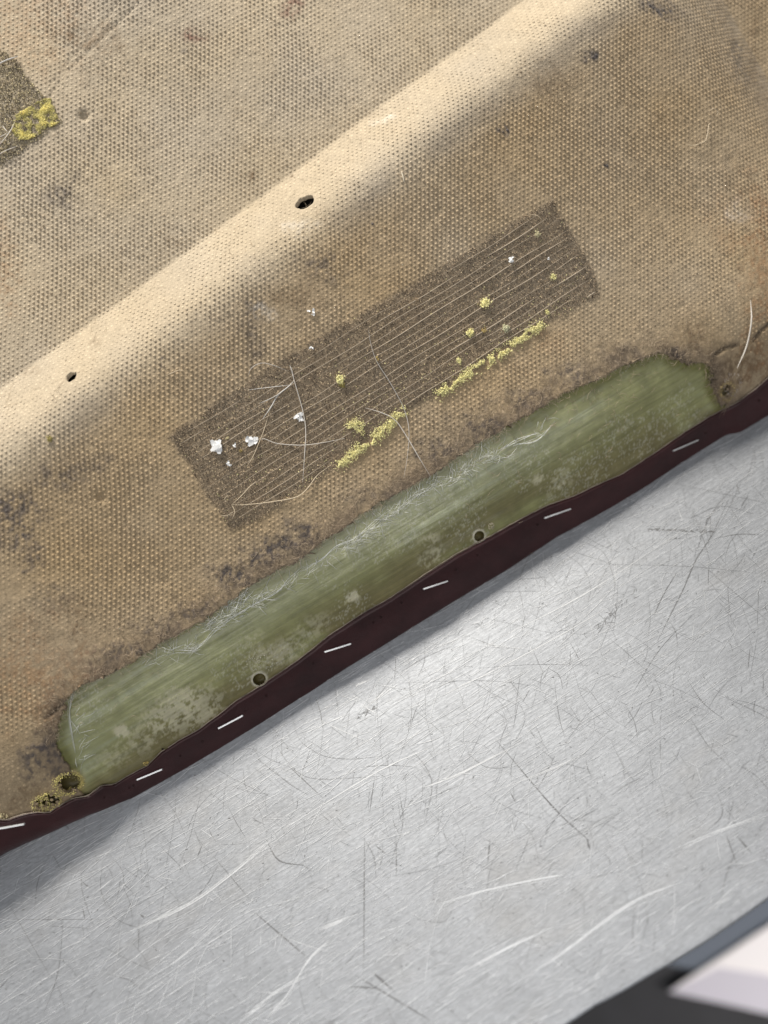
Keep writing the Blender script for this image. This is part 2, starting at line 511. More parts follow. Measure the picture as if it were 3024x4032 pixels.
def clip_grid(u0, u1, v0, v1, step, sds):
    us = np.arange(u0, u1, step); vs = np.arange(v0, v1, step)
    U, V = np.meshgrid(us, vs, indexing='ij')
    P = np.column_stack([U.ravel(), V.ravel()])
    nu, nv = len(us), len(vs)
    i = (np.arange(nu-1)[:, None]*nv+np.arange(nv-1)[None, :]).ravel()
    F = np.column_stack([i, i+nv, i+nv+1, i+1])
    keepF = np.ones(len(F), bool)
    for sd in sds:
        s = sd(P)
        keepF &= (s[F] > 0).any(1)
        neg = (s < 0)
        e = 1e-5
        ids = np.where(neg & (s > -2.5*step))[0]
        if len(ids):
            Q = P[ids]
            gx = (sd(Q+[e, 0])-sd(Q-[e, 0]))/(2*e); gy = (sd(Q+[0, e])-sd(Q-[0, e]))/(2*e)
            g = np.column_stack([gx, gy]); g2 = (g**2).sum(1)+.08
            P[ids] = Q - g*(s[ids]/g2)[:, None]
    F = F[keepF]
    used = np.unique(F)
    mp = -np.ones(len(P), int); mp[used] = np.arange(len(used))
    return P[used], mp[F]

def felt_relief(P):
    u, v = P[:, 0], P[:, 1]
    w = height(u, v)
    ts = torn_sd(P, False)
    # frayed lift and dip near the torn edge, dents
    w = w + (.0006*(fbm(u*300, v*300, 71, 4)-.5))*(1-smooth(ts, .002, .02))
    w = w + .00025*(fbm(u*500, v*500, 73, 3)-.5)
    for (x, y), r_, dp in (((335, 465), 26, .0020), ((400, 1962), 24, .0012), ((650, 2290), 24, .0005), ((2870, 640), 30, .0006)):
        q = uv_of(x, y)
        rr = np.linalg.norm(P-q, axis=1)/(r_*PXM)
        w = w - dp*(1-smooth(rr, .15, 1.15))*.75
    # split in the felt beside the right screw hole and at the left end of the tear
    for pts, dp in (([(2810, 1395), (2850, 1370), (2900, 1358)], .0013), ([(2930, 1370), (2985, 1310), (3040, 1260)], .0013), ([(190, 2820), (225, 2790), (256, 2762)], .0013), ([(175, 430), (260, 300), (330, 235), (430, 140), (560, 10)], .00022), ([(215, 330), (300, 225), (420, 90), (470, 20)], .00018), ([(270, 2380), (285, 2450), (305, 2500), (340, 2565)], .0004), ([(985, 1300), (1000, 1400), (1000, 1480)], .0003)):
        dd = seg_dist(P, uvs(pts))
        w = w - dp*(1-smooth(dd, .0002, .0011))
    return w

SH = [((1887, 2112), 22), ((1022, 2675), 25), ((275, 3080), 38), ((208, 3146), 30), ((170, 3156), 24), ((2852, 1542), 30)]
sh_uv = [(uv_of(*c), r_*PXM) for c, r_ in SH]
def sh_sd(P):
    s = np.full(len(P), 1.0)
    for k, (c, r_) in enumerate(sh_uv):
        q_ = P-c
        a_ = np.arctan2(q_[:, 1], q_[:, 0])
        rg = (.08*np.sin(a_*3+k)+.05*np.sin(a_*7+2*k)) if k in (2, 3, 4, 5) else .03*np.sin(a_*3)
        s = np.minimum(s, np.linalg.norm(q_, axis=1)-r_*(1+rg))
    return s
under = lambda P: P[:, 1]-(edge_v(P[:, 0])-.0035)
P, F = clip_grid(UMIN, UMAX, rim_v(0)-.004, VMAX, STEP,
                 [lambda Q: torn_sd(Q), under, lambda Q: hole_sd(Q, 0), lambda Q: hole_sd(Q, 1), sh_sd])
FELT_T = .0013
Vt = np.column_stack([P, felt_relief(P)+FELT_T])
felt = mesh_obj("felt_liner", Vt, F, M_FELT, seat, True, felt_colour(P))
so = felt.modifiers.new("thickness", 'SOLIDIFY')
so.thickness = .0016; so.offset = -1; so.use_rim_only = True

# screw holes in the band: dark bores
for k in range(2):
    c, rx, ry = hole_uv[k]
    a = np.linspace(0, 2*math.pi, 33)[:-1]
    vs_ = []
    for rr, dz in ((1.07, .0), (1.02, -.0015), (.97, -.004), (.95, -.011), (.0, -.0112)):
        x, y = rx*rr*np.cos(a), ry*rr*np.sin(a)
        t = R(10)
        u, v = c[0]+x*math.cos(t)-y*math.sin(t), c[1]+x*math.sin(t)+y*math.cos(t)
        vs_.append(np.column_stack([u, v, height(u, v)+dz+.0004]))
    vs_ = np.vstack(vs_)
    n = len(a)
    fs = [(r*n+i, r*n+(i+1) % n, (r+1)*n+(i+1) % n, (r+1)*n+i) for r in range(4) for i in range(n)]
    mesh_obj("screw_hole", vs_, fs, M_HOLE, felt)

# ------------------------------------------------------------------ raised dimples of the felt
PITCH = float(np.linalg.norm(uv_of(1300, 1200)-uv_of(1300, 1300)))/100*19.9
e1 = AY*PITCH
t6 = R(60)
e2 = np.array([AY[0]*math.cos(t6)+AY[1]*math.sin(t6), -AY[0]*math.sin(t6)+AY[1]*math.cos(t6)])*PITCH
ctr = uv_of(1400, 1200)
kk = 190
I, J = np.meshgrid(np.arange(-kk, kk), np.arange(-kk, kk), indexing='ij')
L = ctr + I.ravel()[:, None]*e1 + J.ravel()[:, None]*e2
# the felt stretches a little when moulded
L = L + np.column_stack([.0008*(fbm(L[:, 0]*25, L[:, 1]*25, 81, 2)-.5), .0008*(fbm(L[:, 0]*25, L[:, 1]*25, 83, 2)-.5)])*2.2
L = L + rng.normal(0, PITCH*.025, L.shape)
ok = (L[:, 0] > UMIN) & (L[:, 0] < UMAX) & (L[:, 1] < VMAX) & (L[:, 1] > edge_v(L[:, 0]))
L = L[ok]
L = L[(torn_sd(L, False) > .0035) & (hole_sd(L, 0) > .0007) & (hole_sd(L, 1) > .0007)]
def bump_h(L):
    h = np.full(len(L), .000275)*(.55+.85*smooth(fbm(L[:, 0]*70, L[:, 1]*70, 85, 4), .25, .7))*np.where(rng.random(len(L)) < .05, .3, 1)
    ts = torn_sd(L, False)
    h *= .25+.75*smooth(ts, .004, .018)
    h *= 1-.55*smooth(patch_sd(L), -.0005, .001)
    h *= 1-.6*smooth(patch2_sd(L), -.0005, .001)
    for x, y, r_, s in ((120, 2450, 300, .65), (330, 2560, 200, .5), (3000, 1150, 230, .75), (2800, 1350, 220, .7), (60, 3050, 260, .8), (380, 170, 90, .5), (2120, 340, 110, .6), (1180, 1170, 150, .5),
                        (500, 170, 80, .4), (2860, 640, 60, .6), (1060, 1250, 100, .5), (200, 300, 160, .4), (3020, 400, 150, .4)):
        rr = np.linalg.norm(L-uv_of(x, y), axis=1)/(r_*PXM)
        h *= 1-s*(1-smooth(rr, .4, 1.1))
    d = (L[:, 0]-C0[0])*CN[0]+(L[:, 1]-C0[1])*CN[1]
    l = np.exp(-((d-BAND*1.15)/.006)**2)*smooth(fbm(L[:, 0]*60, L[:, 1]*60, 41, 3), .4, .7)
    h *= 1-.5*l
    h *= 1-.28*smooth(d, -.001, .001)*(1-smooth(d, BAND*.6, BAND))
    return h*rng.uniform(.6, 1.3, len(L))
bh = bump_h(L)
br = PITCH*.275*rng.uniform(.9, 1.1, len(L))
ang = np.arange(7)*2*math.pi/7
rings = ((1.12, -.06), (.86, .62), (.48, .96))
vv = []
for rr, hh in rings:
    u = L[:, 0:1]+br[:, None]*rr*np.cos(ang)[None]; v = L[:, 1:2]+br[:, None]*rr*np.sin(ang)[None]
    vv.append(np.stack([u, v, np.repeat((bh*hh)[:, None], 7, 1)], -1))
top = np.stack([L[:, 0:1], L[:, 1:2], bh[:, None]], -1)
B = np.concatenate(vv+[top], 1)                       # (n, 22, 3)
nb = len(L)
flat = B.reshape(-1, 3)
flat[:, 2] += felt_relief(flat[:, :2])+FELT_T
i7 = np.arange(7); j7 = (i7+1) % 7
fq = np.vstack([np.column_stack([i7+o, j7+o, j7+o+7]) for o in (0, 7)] + [np.column_stack([i7+o, j7+o+7, i7+o+7]) for o in (0, 7)]
               + [np.column_stack([i7+14, j7+14, np.full(7, 21)])])
FB = (fq[None]+(np.arange(nb)*22)[:, None, None]).reshape(-1, 3)
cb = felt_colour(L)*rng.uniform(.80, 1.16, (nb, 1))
tip = np.concatenate([np.full(14, .98), np.full(8, 1.13)])  # dimple tops painted lighter, as if catching the light
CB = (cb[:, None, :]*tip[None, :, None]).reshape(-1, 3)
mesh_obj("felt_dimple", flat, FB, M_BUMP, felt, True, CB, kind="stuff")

# ------------------------------------------------------------------ loose fuzz of the felt
def curl_fibre(q, ln, npt, up0, wild, along=None, rise=.0004):
    a = rng.uniform(0, 2*math.pi) if along is None else along+rng.normal(0, wild)
    st = ln/(npt-1)
    pts = [np.array(q)]
    k = rng.normal(0, wild)
    for _ in range(npt-1):
        k = .6*k+rng.normal(0, wild)*.7
        a += k
        pts.append(pts[-1]+st*np.array([math.cos(a), math.sin(a)]))
    pts = np.array(pts)
    z = height(pts[:, 0], pts[:, 1])+up0+rise*np.sin(np.linspace(0, math.pi, npt))*rng.uniform(.2, 1.3)
    return np.column_stack([pts, z])

def walk(poly, n):
    s = np.r_[0, np.cumsum(np.linalg.norm(np.diff(poly, axis=0), axis=1))]
    t = rng.uniform(0, s[-1], n)
    return np.column_stack([np.interp(t, s, poly[:, 0]), np.interp(t, s, poly[:, 1])])

lines, rad, cols = [], [], []
# along the tear
for q in walk(torn[3:], 3000):
    off = abs(rng.normal(0, .0052))-.0005
    p = q+np.array([rng.normal(0, .002), off])
    lines.append(curl_fibre(p, rng.uniform(.0015, .0045), 6, FELT_T+.0001, .55, None, .0005))
    rad.append(rng.uniform(.00003, .000065)); cols.append(np.array([.47, .375, .27])*rng.choice([.35, .6, .85, 1.1, 1.3]))
# frayed ends hanging over the glass fibre
for q in walk(torn[3:-3], 1100):
    lines.append(curl_fibre(q+np.array([0, .0006]), rng.uniform(.0009, .0022), 5, FELT_T*.8, .4, R(-90)+rng.normal(0, .6), .0002))
    rad.append(rng.uniform(.00003, .00006)); cols.append(np.array([.50, .40, .29])*rng.uniform(.5, 1.3))
# scattered over the whole liner
nf = 3200
qs = np.column_stack([rng.uniform(UMIN, UMAX, nf), rng.uniform(.035, VMAX, nf)])
keep = torn_sd(qs, False) > .004
for q in qs[keep]:
    lines.append(curl_fibre(q, rng.uniform(.0015, .006), 6, FELT_T+.0002, .4, TH*.0+rng.normal(0, .7), .0003))
    rad.append(rng.uniform(.000025, .00005)); cols.append(np.array([.52, .42, .30])*rng.uniform(.7, 1.25))
# rubbed tufts
for (x, y), s, n in (((2140, 340), 60, 160), ((1180, 1170), 130, 220), ((2300, 1480), 140, 260), ((2760, 1300), 120, 220), ((2900, 700), 70, 90), ((350, 200), 110, 160), ((300, 2480), 150, 220),
                     ((1900, 1620), 150, 300), ((2700, 900), 200, 120), ((3000, 1000), 120, 160), ((1500, 1000), 160, 120)):
    for _ in range(n):
        q = uv_of(x, y)+rng.normal(0, s*PXM, 2)
        lines.append(curl_fibre(q, rng.uniform(.0015, .005), 6, FELT_T+.00015, .5, None, .0006))
        rad.append(rng.uniform(.00003, .00006)); cols.append(np.array([.50, .40, .28])*rng.uniform(.55, 1.2))
v_, f_, c_ = tubes(lines, rad, 3, cols)
mesh_obj("felt_fuzz", v_, f_, M_FIBRE, felt, True, c_, kind="stuff")

# ------------------------------------------------------------------ old glue patch: grain and glue lines
def scatter_in(sd, box, n, dens=None):
    q = np.column_stack([rng.uniform(box[0], box[1], n), rng.uniform(box[2], box[3], n)])
    s = sd(q)
    q = q[s > 0]
    if dens is not None:
        q = q[rng.random(len(q)) < dens(q)]
    return q
bx = (PATCH[:, 0].min(), PATCH[:, 0].max(), PATCH[:, 1].min(), PATCH[:, 1].max())
q = scatter_in(patch_sd, bx, 34000)
pal = np.array([[.10, .084, .067], [.22, .178, .135], [.35, .285, .21], [.48, .40, .30], [.60, .52, .37]])
ci = rng.choice(5, len(q), p=[.34, .28, .20, .12, .06])
gr = rng.uniform(.00010, .00030, len(q))
Pz = np.column_stack([q, felt_relief(q)+FELT_T+gr*.5+rng.uniform(0, .00022, len(q))])
v_, f_, c_ = grains(Pz, gr, pal[ci]*np.array([1.06, 1, .92])*rng.uniform(.85, 1.45, (len(q), 1)))
patch = mesh_obj("glue_patch", v_, f_, M_GRAIN, seat, False, c_, kind="stuff")
patch["label"] = "dark speckled rectangle of old adhesive on the felt"

bx2 = (max(UMIN, PATCH2[:, 0].min()), PATCH2[:, 0].max(), PATCH2[:, 1].min(), PATCH2[:, 1].max())
q = scatter_in(patch2_sd, bx2, 9000)
ci = rng.choice(5, len(q), p=[.25, .25, .22, .18, .10])
gr = rng.uniform(.00010, .00032, len(q))
Pz = np.column_stack([q, felt_relief(q)+FELT_T+gr*.5+rng.uniform(0, .0003, len(q))])
v_, f_, c_ = grains(Pz, gr, pal[ci]*np.array([1, 1.02, .88])*rng.uniform(1.0, 1.65, (len(q), 1)))
patchb = mesh_obj("glue_patch", v_, f_, M_GRAIN, seat, False, c_, kind="stuff")
patchb["label"] = "grey adhesive patch with yellow foam at the upper left"

# glue lines run along the patch; the spacing comes from the photo's ribbed adhesive
g0, g1 = uv_of(915, 2085), uv_of(2356, 1165)
gd = (g1-g0)/np.linalg.norm(g1-g0)
gn = np.array([-gd[1], gd[0]])
wid = np.dot(uv_of(2180, 800)-g1, gn)
M_LINE, _, _ = plain("glue_line", (.50, .42, .32), .7)
nl = 15
for i in range(nl):
    off = wid*(.045+.92*i/(nl-1))*1.0
    run = np.linspace(-.01, .19, 400)
    pts = g0+gd*run[:, None]+gn*off
    pts = pts+gn*(.00022*np.sin(run*160+i)+.0005*(vnoise(run*40, np.full(400, i*3.3), 5)-.5))[:, None]
    s = patch_sd(pts)
    m = s > .0012
    # lines are broken where foam has pulled them away
    m &= vnoise(run*55, np.full(400, i*7.7), 11) > .16+.14*vnoise(run*9, np.full(400, i*2.1), 12)
    segs = np.split(np.arange(400), np.where(np.diff(m.astype(int)) != 0)[0]+1)
    ls = []
    for sg in segs:
        if m[sg[0]] and len(sg) > 8:
            p = pts[sg[::2]]
            ls.append(np.column_stack([p, felt_relief(p)+FELT_T+.00042+.00008*np.sin(run[sg[::2]]*400)]))
    if ls:
        v_, f_, _ = tubes(ls, [rng.uniform(.00008, .00017)*(.8 if q_[0][0] < g0[0]+.06 else 1.3) for q_ in ls], 4)
        mesh_obj("glue_line", v_, f_, M_LINE, patch)

# ------------------------------------------------------------------ yellow foam
def foam_cluster(pts_px, n, width, size, hgt, colr, seatlocal=True, jit=1.0):
    poly = uvs(pts_px)
    if len(poly) > 1:
        q = walk(poly, n)
    else:
        q = np.repeat(poly, n, 0)
    nrm = rng.normal(0, width*PXM*.5, q.shape)
    # clumpy
    q = q+nrm
    keep = fbm(q[:, 0]*500, q[:, 1]*500, 91, 2) > .40
    if len(poly) > 1: q = q[keep]
    r_ = rng.uniform(.5, 1.2, len(q))*size*PXM
    z = felt_relief(q)+FELT_T+rng.uniform(0, 1, len(q))*hgt*PXM*np.exp(-(np.linalg.norm(nrm[:len(q)], axis=1)/(width*PXM))**2)
    c = np.array(colr)*rng.uniform(.85, 1.05, (len(q), 1))
    return grains(np.column_stack([q, z]), r_, c, 1.0)

YEL = (.93, .87, .44)
for pts, n, wd in ((((1335, 1835), (1400, 1780), (1450, 1745), (1520, 1690), (1560, 1650), (1595, 1612)), 2300, 27),
                   (((1722, 1558), (1800, 1500), (1870, 1455), (1960, 1400), (2030, 1350), (2075, 1315), (2130, 1285)), 3600, 25),
                   (((1370, 1690), (1400, 1670), (1430, 1700)), 600, 26)):
    v_, f_, c_ = foam_cluster(pts, n, wd*.85, 3.2, 12, YEL)
    mesh_obj("foam_strip", v_, f_, M_FOAM, seat, False, c_)
# thinner crumbs of foam stuck all along the lower half of the patch
q = scatter_in(patch_sd, bx, 5200, lambda q: .05+.6*np.exp(-((((q-g0)@gn)-.004)/.010)**2)*smooth(fbm(q[:, 0]*160, q[:, 1]*160, 95, 3), .42, .62))
gr = rng.uniform(.00014, .00034, len(q))
v_, f_, c_ = grains(np.column_stack([q, felt_relief(q)+FELT_T+gr]), gr, np.array([.84, .76, .40])*rng.uniform(.5, 1.1, (len(q), 1)))
mesh_obj("foam_dust", v_, f_, M_FOAM, patch, False, c_, kind="stuff")
# foam left on the upper left patch
poly2 = uvs([(60, 470), (110, 440), (170, 400), (205, 395), (245, 490), (190, 520), (130, 560), (70, 560), (55, 520)])
sd2 = lambda Q: np.where(inside(Q, poly2), seg_dist(Q, poly2, True), -1)+.002*(fbm(Q[:, 0]*300, Q[:, 1]*300, 97, 3)-.5)
q = scatter_in(sd2, (poly2[:, 0].min(), poly2[:, 0].max(), poly2[:, 1].min(), poly2[:, 1].max()), 9000)
lump = fbm(q[:, 0]*420, q[:, 1]*420, 99, 3)
q = q[lump > .36]; lump = lump[lump > .36]
gr = rng.uniform(.00010, .00028, len(q))
v_, f_, c_ = grains(np.column_stack([q, felt_relief(q)+FELT_T+gr+(lump-.36)*.0016*rng.random(len(q))]), gr, np.array([.90, .80, .30])*(.40+1.5*(lump-.3))[:, None]*rng.uniform(.7, 1.2, (len(q), 1)))
mesh_obj("foam_remnant", v_, f_, M_FOAM, patchb, False, c_)

# ------------------------------------------------------------------ fibreglass shell (bare along the rim)
def shell_relief(P):
    u, v = P[:, 0], P[:, 1]
    w = height(u, v)
    # fibres show as long low ridges
    w = w + .00022*(fbm(u*40, v*700, 111, 3)-.5) + .00015*(fbm(u*300, v*300, 113, 3)-.5)
    for k, (c, r_) in enumerate(sh_uv):
        rr = np.linalg.norm(P-c, axis=1)/r_
        w = w + .00035*np.exp(-((rr-1.12)/.16)**2)
    return w
def shell_colour(P):
    u, v = P[:, 0], P[:, 1]
    n = len(P)
    ts = -torn_sd(P, False)
    c = np.repeat(np.array([[.33, .33, .150]]), n, 0)
    big = fbm(u*16, v*60, 121, 3)
    c *= (1+.35*(big-.5))[:, None]
    # milky streaks where the mat lies near the surface
    stx = smooth(fbm(u*26, v*420, 123, 4), .50, .72)*smooth(fbm(u*22, v*50, 125, 2), .35, .62)
    m = stx*.40
    c = c*(1-m[:, None])+np.array([.54, .58, .43])*m[:, None]
    # pale belt is a painted highlight; brown resin nearer the rim, with painted shade
    rel = (v-edge_v(u))/np.maximum(.004, (v-edge_v(u))+ts)
    belt = np.exp(-((rel-.66)/.22)**2)*.30*(.3+1.2*fbm(u*30, v*80, 127, 2))*(1-.75*smooth(u, plane_uv(2000, 1700)[0], plane_uv(2600, 1500)[0]))
    c = c*(1-belt[:, None])+np.array([.55, .58, .39])*belt[:, None]
    br_ = (1-smooth(rel, .05, .60))*.80*smooth(fbm(u*40, v*90, 129, 3), .30, .6)
    c = c*(1-br_[:, None])+np.array([.215, .18, .085])*br_[:, None]
    # clean resin strip right below the felt
    cl = (1-smooth(ts, .0015, .0045))*.7
    c = c*(1-cl[:, None])+np.array([.180, .175, .045])*cl[:, None]
    # chalky residue
    ch = np.zeros(n)
    for (x, y), rx, ry, s in (((700, 2800), 210, 110, .75), ((800, 2790), 130, 80, .6), ((560, 2900), 130, 90, .45), ((470, 2960), 170, 70, .35), ((1130, 2560), 120, 70, .5), ((1230, 2470), 110, 60, .4),
                              ((1700, 2190), 90, 60, .5), ((1690, 2130), 70, 45, .5), ((1390, 2350), 45, 30, .8), ((2200, 1900), 120, 60, .4), ((1050, 2590), 110, 60, .5), ((2130, 1880), 60, 30, .6),
                              ((2460, 1680), 60, 20, .5), ((980, 2530), 90, 60, .35), ((480, 2880), 40, 40, .9)):
        e = P-uv_of(x, y)
        a_ = np.array([.86*AX+.5*AY, -.5*AX+.86*AY])
        rr = np.sqrt(((e@a_[0])/(rx*PXM))**2+((e@a_[1])/(ry*PXM))**2)
        ch = np.maximum(ch, s*(1-smooth(rr, .3, 1.15)))
    ch = ch*smooth(.5*fbm(u*420, v*420, 131, 4)+.5*fbm(u*1300, v*1300, 132, 3)+.22*ch, .50, .66)
    ch = np.clip(ch, 0, .85)[:, None]
    c = c*(1-ch)+np.array([.74, .70, .50])*ch
    # specks
    sp = smooth(vnoise(u*2000, v*2000, 133)*smooth(fbm(u*60, v*60, 135, 2), .35, .7), .62, .80)[:, None]*.38
    c = c*(1-sp)+np.array([.72, .71, .58])*sp
    for k, (cc, r_) in enumerate(sh_uv):
        rr = np.linalg.norm(P-cc, axis=1)/r_
        m = np.exp(-((rr-1.15)/.20)**2)[:, None]*(.75 if k < 2 else .9)
        tone = np.array([.78, .74, .60]) if k < 2 else np.array([.62, .50, .20])
        c = c*(1-m)+tone*m
        if k in (2, 3, 4, 5):
            m = (1-smooth(rr, 1.1, 1.9))[:, None]*.6*smooth(fbm(u*500, v*500, 137, 2), .35, .6)[:, None]
            c = c*(1-m)+np.array([.55, .45, .22])*m
    return np.clip(c, .01, .85)

ub0, ub1 = torn[:, 0].min()-.012, torn[:, 0].max()+.012
P, F = clip_grid(UMIN, UMAX, rim_v(0)-.006, torn[:, 1].max()+.012, .00045,
                 [lambda Q: -(torn_sd(Q, False)-.008), lambda Q: Q[:, 1]-(rim_v(Q[:, 0])+.0002), sh_sd])
shell = mesh_obj("fibreglass_shell", np.column_stack([P, shell_relief(P)]), F, M_GLASS, seat, True, shell_colour(P))
so = shell.modifiers.new("thickness", 'SOLIDIFY')
so.thickness = .0028; so.offset = -1; so.use_rim_only = True
M_BORE, _, _ = plain("bore_resin", (.13, .105, .035), .5)
for k, (c, r_) in enumerate(sh_uv):
    a = np.linspace(0, 2*math.pi, 25)[:-1]
    vs_ = []
    for rr, dz in ((1.12, -.0006), (1.05, -.0016), (.85, -.0030), (.4, -.0038), (.0, -.0034)):
        u, v = c[0]+r_*rr*np.cos(a), c[1]+r_*rr*np.sin(a)
        vs_.append(np.column_stack([u, v, np.repeat(height(c[0], c[1]), 24)+dz+(height(u, v)-height(c[0], c[1]))*.9]))
    n = 24
    fs = [(r*n+i, r*n+(i+1) % n, (r+1)*n+(i+1) % n, (r+1)*n+i) for r in range(4) for i in range(n)]
    mesh_obj("drilled_hole", np.vstack(vs_), fs, M_BORE, shell)

# broken glass fibres along the tear
lines, rad, cols = [], [], []
for (x0, y0), (x1, y1), n in (((560, 2640), (760, 2520), 16), ((800, 2480), (1080, 2330), 110), ((1080, 2330), (1330, 2180), 36), ((1330, 2180), (1530, 2030), 100), ((1530, 2030), (1720, 1900), 80),
                              ((1720, 1910), (1950, 1790), 110), ((300, 2750), (330, 3000), 26), ((640, 2570), (760, 2560), 24), ((880, 2400), (960, 2350), 40), ((1950, 1790), (2150, 1680), 16)):
    A, B_ = uv_of(x0, y0), uv_of(x1, y1)
    for _ in range(n):
        t = rng.random()
        p = A*(1-t)+B_*t+rng.normal(0, 12*PXM, 2)
        if torn_sd(p[None], False)[0] > .0005: continue
        lines.append(curl_fibre(p, rng.uniform(.0015, .0065), 6, .0003, .12, rng.normal(.15, .65) if rng.random() < .75 else rng.uniform(0, 6.28), .0009))
        rad.append(rng.uniform(.00004, .00010)); cols.append(np.array([.88, .89, .82])*rng.uniform(.7, 1.12))
# continuous split strand
for st in (((740, 2560), (800, 2530), (860, 2470), (960, 2400), (1080, 2330), (1140, 2280), (1190, 2230)), ((1190, 2240), (1260, 2200), (1330, 2150), (1400, 2120), (1480, 2060), (1530, 2010)),
           ((690, 2550), (760, 2560), (800, 2535)), ((300, 2700), (275, 2800), (300, 2960)), ((1540, 2030), (1620, 1960), (1700, 1925)), ((1960, 1780), (2040, 1735), (2120, 1700)), ((2020, 1750), (2110, 1730), (2190, 1660))):
    for r_ in (.00014, .00010, .00007):
        p = catmull(uvs(st)+rng.normal(0, .0004, (len(st), 2)), 8)
        lines.append(np.column_stack([p, height(p[:, 0], p[:, 1])+.0003])); rad.append(r_); cols.append(np.array([.90, .91, .85]))
v_, f_, c_ = tubes(lines, rad, 3, cols)
mesh_obj("glass_fibre", v_, f_, M_FIBRE, shell, True, c_, kind="stuff")
# ragged yellow resin crumbs round the corner holes
q, r_l, cc_ = [], [], []
for (x, y), s, n, colr in (((275, 3080), 46, 330, (.86, .76, .28)), ((208, 3146), 38, 200, (.86, .76, .28)), ((170, 3158), 32, 160, (.84, .74, .30)), ((2852, 1545), 38, 300, (.58, .45, .22)), ((2872, 1518), 44, 160, (.48, .41, .35)), ((1932, 2072), 14, 90, (.62, .56, .40)),
                           ((25, 3205), 14, 70, (.75, .66, .40)), ((578, 3004), 10, 40, (.72, .55, .18)), ((1050, 2600), 34, 60, (.60, .58, .45)), ((1000, 2610), 28, 40, (.60, .58, .45))):
    c = uv_of(x, y)
    a = rng.uniform(0, 2*math.pi, n); rr = s*PXM*np.abs(rng.normal(.92, .13, n))
    if s < 20: rr = s*PXM*np.sqrt(rng.random(n))
    q.append(np.column_stack([c[0]+rr*np.cos(a), c[1]+rr*np.sin(a)])); r_l.append(rng.uniform(.00010, .00026, n)); cc_.append(np.array(colr)*rng.uniform(.5, 1.2, (n, 1)))
q, r_l, cc_ = np.vstack(q), np.concatenate(r_l), np.vstack(cc_)
v_, f_, c_ = grains(np.column_stack([q, height(q[:, 0], q[:, 1])+.0004+rng.uniform(0, .0006, len(q))+np.where(torn_sd(q, False) > -.0005, FELT_T+.0002, 0)]), r_l, cc_)
mesh_obj("resin_crumb", v_, f_, M_FOAM, shell, False, c_, kind="stuff")

# ------------------------------------------------------------------ leather trim wrapped over the rim
us = np.arange(UMIN-.02, UMAX+.02, .0007)
ev_, rv_ = edge_v(us)+.00025*(fbm(us*500, us*0, 141, 3)-.5), rim_v(us)
rows = []
def LTF(u):
    return .0011+.0021*(1-smooth(u, torn[1, 0]-.001, torn[1, 0]+.010))+.0021*smooth(u, torn[-1, 0]-.006, torn[-1, 0]+.001)
nt_ = 16
for i, t in enumerate(np.linspace(0, 1, nt_)):
    v = ev_*(1-t)+rv_*t
    lift = LTF(us)*(1-math.exp(-i*1.6)*.3) if i else LTF(us)-.0016
    wav = .0004*(fbm(us*90, np.full_like(us, t*2.5), 143, 3)-.5)
    rows.append(np.column_stack([us, v, height(us, v)+lift+(wav if i else 0)]))
base = rows[-1]; prev = rows[-2]
tz = np.array([math.sin(BETA), math.cos(BETA)])       # world z in (v, n)
# roll: work in (outward, up) of the table frame
out0 = -(base[:, 1]*math.cos(BETA)-base[:, 2]*math.sin(BETA)); z0 = base[:, 1]*math.sin(BETA)+base[:, 2]*math.cos(BETA)
out1 = -(prev[:, 1]*math.cos(BETA)-prev[:, 2]*math.sin(BETA)); z1 = prev[:, 1]*math.sin(BETA)+prev[:, 2]*math.cos(BETA)
dirn = np.arctan2(z0-z1, out0-out1)
zt = ORG[2]
gap = .0012+.0035*smooth(us, uv_of(500, 3150)[0], uv_of(0, 3320)[0]-.02)[::1]
left = uv_of(520, 3150)[0]
gap = .0016+.005*smooth(left-us, 0, .07)+.0012*smooth(us, left, left+.16)
o, z = out0.copy(), z0.copy()
hgt_ = np.maximum(.003, (z0+zt)-gap)
span = dirn+math.pi
rad_ = hgt_/(np.cos(dirn+math.pi)+1.0+1e-6)
rad_ = np.clip(hgt_/(1+np.cos(dirn)), .002, .012)
nr = 14
a_prev = dirn.copy()
for i in range(1, nr+1):
    a = dirn-(dirn+math.pi)*i/nr
    # exact arc
    o = o+rad_*( (np.sin(a_prev)-np.sin(a)) )*1.0
    z = z-rad_*( (np.cos(a_prev)-np.cos(a)) )*-1.0*-1.0
    a_prev = a
    rows.append(np.column_stack([us, -o*math.cos(BETA)+z*math.sin(BETA), o*math.sin(BETA)+z*math.cos(BETA)]))
for dd in (.006, .02):
    oo = o-dd
    rows.append(np.column_stack([us, -oo*math.cos(BETA)+z*math.sin(BETA), oo*math.sin(BETA)+z*math.cos(BETA)]))
V = np.concatenate(rows)
nu = len(us); nrw = len(rows)
i = (np.arange(nrw-1)[:, None]*nu+np.arange(nu-1)[None, :]).ravel()
F = np.column_stack([i, i+nu, i+nu+1, i+1])
leather = mesh_obj("leather_trim", V, F, M_LEATHER, seat, True)
leather["label"] = "dark oxblood leather edge stapled round the rim"
